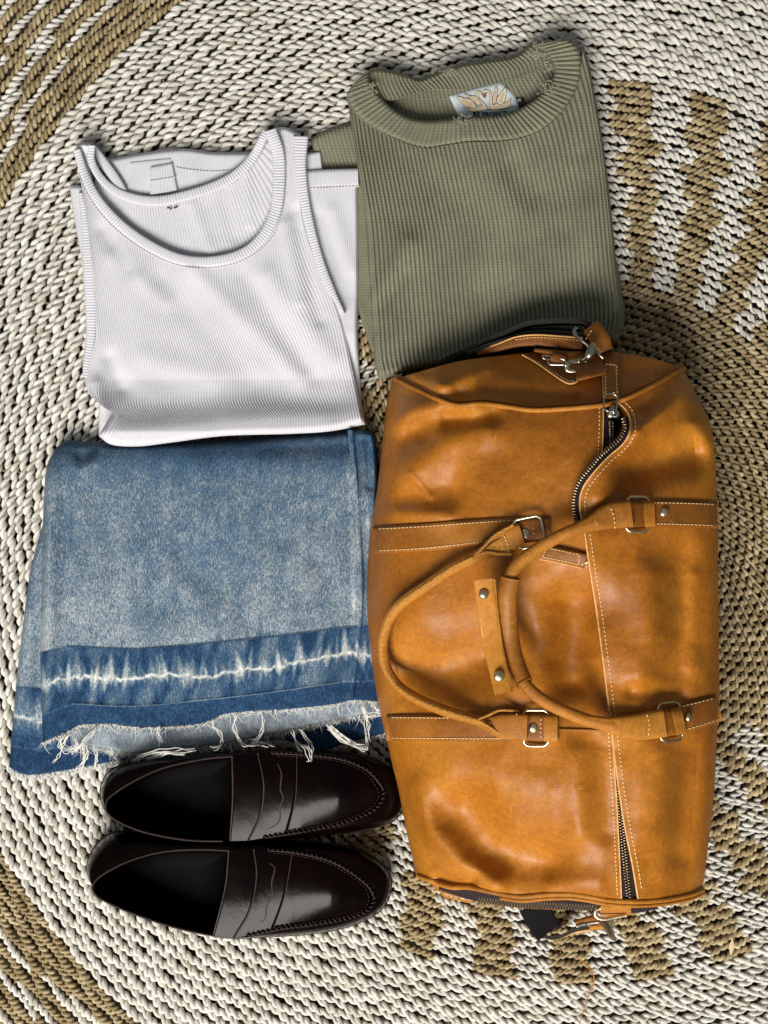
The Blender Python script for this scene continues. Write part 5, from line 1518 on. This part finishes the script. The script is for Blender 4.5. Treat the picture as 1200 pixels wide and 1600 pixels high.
# tab and D-ring on the upper end
endz = lambda x, y: H_endt(x, y) + 0.002
tabt = strip('strap_tab', M['leather_dark'], bag, Q('st', [(800, 372), (880, 352), (975, 330)]), [26, 26, 26], lambda x, y: H_endt(x, y) + 0.006, 0.006, n=30, across=8, round_=0.4, sink=0.006)
lz = Zs(*Q('st', [(780, 345)])[0], H_endt)
tube('strap_ring', M['brass'], bag, [(p[0], p[1], lz + d) for p, d in zip(Q('st', [(815, 300), (770, 305), (745, 325), (742, 352), (770, 362), (810, 360)]), (0.01, 0.011, 0.012, 0.012, 0.012, 0.012))], 3.6, n=40, sides=10)
flp = patch('strap_flap', M['leather_dark'], bag, Q('st', [(470, 262), (560, 250), (640, 262)]), Q('st', [(745, 430), (790, 432), (812, 380)]), Q('st', [(470, 262), (560, 310), (660, 380), (745, 430)]), Q('st', [(640, 262), (720, 300), (812, 380)]), 30, 30,
            lambda x, y: H_endt(x, y) + 0.004)
tube('cut_edge', M['edge'], flp, Q('st', [(465, 258), (560, 312), (660, 382), (745, 434), (800, 428), (812, 390)]), 1.6, lambda x, y: H_endt(x, y) + 0.0048, n=70, sides=6)
stitches('stitching', M['thread'], flp, Q('st', [(500, 270), (590, 318), (690, 385), (752, 420), (792, 420)]), lambda x, y: H_endt(x, y) + 0.0044, 5, 4, 0.7)
# tab and ring on the lower end
tabb = strip('strap_tab', M['leather_soft'], bag, Q('cb', [(790, 262), (900, 272), (1030, 264)]), [15, 15, 14], lambda x, y: H_endb(x, y) + 0.006, 0.006, n=24, across=8, round_=0.5, sink=0.008)
lzb = Zs(*Q('cb', [(800, 270)])[0], H_endb) + 0.006
tube('strap_ring', M['brass'], bag, [(p[0], p[1], lzb + 0.004) for p in Q('cb', [(790, 245), (755, 262), (748, 295), (775, 322), (830, 330), (920, 312), (990, 300)])], 3.4, n=40, sides=10)

# ================================================================== shoulder strap clipped to the bag
strap_root = empty('shoulder_strap', tuple(P(820, 555, 0.02)), 'dark webbing shoulder strap with leather ends clipped at both ends of the bag', 'strap')


def ribbon(name, mat, parent, pts3, wz, th=1.6, n=70, lean=0.0):
    """band standing on edge: path (px,py,z of its upper edge), height wz metres, leaning sideways px"""
    c = cr(pts3, n)
    t = np.gradient(c[:, :2], axis=0); t /= np.linalg.norm(t, axis=1)[:, None] + 1e-9
    nn_ = np.stack([-t[:, 1], t[:, 0]], -1)
    prof = [(-th, 1.0), (th, 1.0), (th, 0.75), (th, 0.5), (th, 0.25), (th, 0.0), (-th, 0.0), (-th, 0.25), (-th, 0.5), (-th, 0.75)]
    rows = []
    for o_, h_ in prof:
        k = lean * (1 - h_)
        wob = o_ + k
        rows.append(P(c[:, 0] + nn_[:, 0] * wob, c[:, 1] + nn_[:, 1] * wob, c[:, 2] - wz * (1 - h_)))
    V = np.stack(rows, 1)
    v = V.reshape(-1, 3)
    q = gquads(n, len(prof), wrap_v=True)
    nrm = np.cross(v[q[:, 1]] - v[q[:, 0]], v[q[:, 3]] - v[q[:, 0]])
    cen = np.repeat(V.mean(1), len(prof), 0)
    if np.sum(nrm * (v[q[:, 0]] - cen[q[:, 0]])) < 0:
        q = q[:, ::-1]
    return link(name, mesh_np(name, v, q, smooth=False), mat, parent)


ribbon('webbing', M['webbing'], strap_root, [(p[0], p[1], z) for p, z in zip(Q('st', [(-40, 300), (60, 250), (200, 180), (340, 125), (480, 65), (620, 45), (760, 42), (850, 48), (885, 75)]),
                                                                          (0.045, 0.05, 0.055, 0.06, 0.062, 0.064, 0.066, 0.068, 0.072))], 0.035, 3.2, lean=5)
ribbon('webbing', M['webbing'], strap_root, [(p[0], p[1], z) for p, z in zip(Q('st', [(885, 75), (892, 100), (860, 130), (780, 128), (640, 122), (500, 128), (380, 160), (250, 200), (120, 245)]),
                                                                          (0.072, 0.074, 0.074, 0.072, 0.07, 0.068, 0.066, 0.062, 0.055))], 0.035, 3.0, lean=5)
pad_pts = [(p[0], p[1], z) for p, z in zip(Q('st', [(180, 245), (300, 215), (420, 180), (540, 165), (680, 172), (840, 185)]), (0.052, 0.06, 0.066, 0.07, 0.072, 0.074))]
pad = strip('leather_end', M['leather_dark'], strap_root, pad_pts, [8, 12, 16, 19, 20, 20], None, 0.004, n=60, across=7, round_=0.3, absz=True, sink=0.02)
tube('cut_edge', M['edge'], pad, [(p[0], p[1] - 8 * min(1, (i + 1) / 3), p[2] + 0.004) for i, p in enumerate(pad_pts)], 1.3, n=50, sides=6)
stitches('stitching', M['thread'], pad, [(p[0], p[1] - 4, p[2] + 0.0045) for p in pad_pts[2:]], None, 5.5, 4.2, 0.75, absz=True, zoff=0)
wrap_ = strip('leather_end', M['leather_dark'], strap_root, [(p[0], p[1], z) for p, z in zip(Q('st', [(890, 75), (925, 120), (958, 175), (985, 235)]), (0.078, 0.086, 0.09, 0.088))], [28, 31, 31, 24], None, 0.006, n=36, across=8, round_=0.4, absz=True, sink=0.03)
stitches('stitching', M['thread'], wrap_, [(p[0], p[1], 0.0975) for p in Q('st', [(900, 100), (860, 165)])], None, 5.5, 4.2, 0.8, absz=True, zoff=-0.004)
stitches('stitching', M['thread'], wrap_, [(p[0], p[1], 0.0985) for p in Q('st', [(995, 165), (965, 225)])], None, 5.5, 4.2, 0.8, absz=True, zoff=-0.004)
strip('leather_end', M['leather_dark'], strap_root, [(p[0], p[1], 0.076) for p in Q('st', [(540, 228), (640, 240), (740, 252), (830, 250)])], [6, 8, 9, 8], None, 0.004, n=30, across=6, absz=True, sink=0.01)
kp = strip('strap_keeper', M['leather_dark'], strap_root, [(p[0], p[1], 0.086) for p in Q('st', [(645, 270), (690, 282), (735, 290)])], [16, 16, 14], None, 0.004, n=20, across=6, absz=True, sink=0.01)


def wire(parent, pts, r, name='clasp', mat=None, n=40):
    return tube(name, mat or M['nickel'], parent, pts, r, n=n, sides=8)


cl = wire(strap_root, [(p[0], p[1], z) for p, z in zip(Q('st', [(800, 90), (788, 105), (800, 140), (830, 165), (862, 190), (885, 215)]), (0.094, 0.095, 0.098, 0.101, 0.102, 0.102))], [2.6, 3.2, 2.6, 2.2, 2.2, 2.6])
wire(cl, [(p[0], p[1], z) for p, z in zip(Q('st', [(905, 195), (895, 230), (880, 260), (862, 295)]), (0.104, 0.108, 0.109, 0.105))], [5.5, 7.5, 7.0, 4.5], 'swivel')
wire(cl, [(p[0], p[1], z) for p, z in zip(Q('st', [(925, 240), (950, 262), (970, 280)]), (0.104, 0.106, 0.106))], 2.0, 'swivel_pin')
wire(cl, [(p[0], p[1], z) for p, z in zip(Q('st', [(840, 285), (790, 295), (750, 305), (735, 325), (760, 345)]), (0.106, 0.109, 0.11, 0.11, 0.108))], 2.6, 'hook')
wire(cl, [(p[0], p[1], z) for p, z in zip(Q('st', [(640, 268), (595, 262), (600, 282), (640, 288)]), (0.095, 0.096, 0.096, 0.095))], 1.6, 'buckle')
wire(cl, [(p[0], p[1], z) for p, z in zip(Q('st', [(640, 295), (625, 300), (640, 318), (720, 320), (740, 312)]), (0.1, 0.102, 0.104, 0.106, 0.106))], 2.0, 'buckle')
wire(cl, [(p[0], p[1], 0.11) for p in Q('st', [(705, 282), (728, 290), (738, 310), (735, 330)])], 2.0, 'buckle')
# lower end, lying on the rug
low = strip('webbing', M['lining'], strap_root, [(p[0], p[1], z) for p, z in zip(Q('cb', [(262, 215), (290, 270), (320, 325), (350, 380), (392, 432)]), (0.05, 0.036, 0.024, 0.017, 0.014))], [48, 47, 46, 46, 45], None, 0.002, n=40, across=8, round_=0.1, absz=True, sink=0.001)
ribbon('webbing', M['webbing'], strap_root, [(p[0], p[1], z) for p, z in zip(Q('cb', [(250, 455), (330, 462), (410, 478), (470, 470), (540, 440), (610, 410), (700, 395)]), (0.016, 0.015, 0.014, 0.016, 0.02, 0.026, 0.032))], 0.010, 3.0)
tube('cut_edge', M['edge'], strap_root, [(p[0], p[1], z) for p, z in zip(Q('cb', [(440, 488), (500, 468), (570, 440), (640, 425), (710, 415)]), (0.012, 0.015, 0.02, 0.026, 0.03))], 1.8, n=40, sides=6)
le = strip('leather_end', M['leather_dark'], strap_root, [(p[0], p[1], z) for p, z in zip(Q('cb', [(600, 360), (680, 340), (760, 335), (830, 385)]), (0.03, 0.036, 0.042, 0.045))], [8, 12, 14, 6], None, 0.004, n=30, across=6, absz=True, sink=0.008)
strip('leather_end', M['leather_soft'], strap_root, [(p[0], p[1], z) for p, z in zip(Q('cb', [(705, 400), (760, 392), (825, 392)]), (0.036, 0.04, 0.044))], [9, 9, 6], None, 0.004, n=20, across=6, absz=True, sink=0.008)
cl2 = wire(strap_root, [(p[0], p[1], z) for p, z in zip(Q('cb', [(610, 385), (650, 370), (720, 360), (790, 352)]), (0.044, 0.047, 0.052, 0.056))], [3.4, 3.2, 2.6, 2.4])
wire(cl2, [(p[0], p[1], z) for p, z in zip(Q('cb', [(865, 300), (880, 350), (892, 385)]), (0.078, 0.07, 0.062))], [3.4, 3.8, 3.0], 'hook', M['brass'])
wire(cl2, [(p[0], p[1], z) for p, z in zip(Q('cb', [(820, 345), (850, 400), (885, 470), (905, 485)]), (0.07, 0.062, 0.05, 0.046))], [3.2, 5.4, 5.6, 3.4], 'swivel', mat_metal('dark_bronze', (0.32, 0.25, 0.16), 0.3))
wire(cl2, [(p[0], p[1], z) for p, z in zip(Q('cb', [(775, 345), (800, 372), (840, 412)]), (0.066, 0.064, 0.06))], 1.6, 'hook')

# ================================================================== scraps on the rug
sp = tube('straw', M['suede'], None, [(p[0], p[1], 0.004 + 0.003 * (i == 1)) for i, p in enumerate([(907, 1498), (928, 1526), (918, 1560), (905, 1600)])], [0.9, 1.1, 0.9, 0.6], n=30, sides=5)
tag(sp, 'thin bent brown straw lying on the rug below the bag', 'straw')
lf = patch('dry_leaf', M['straw'], None, [(1144, 1466), (1145, 1466)], [(1141, 1492), (1143, 1492)], [(1144, 1466), (1139.5, 1480), (1141, 1492)], [(1145, 1466), (1147.5, 1480), (1143, 1492)], 8, 14, lambda x, y: 0.006 + 0.0015 * np.cos((x - 1143) / 4), base=0.0)
tag(lf, 'small pale dry leaf scrap on the rug right of the bag strap', 'leaf')
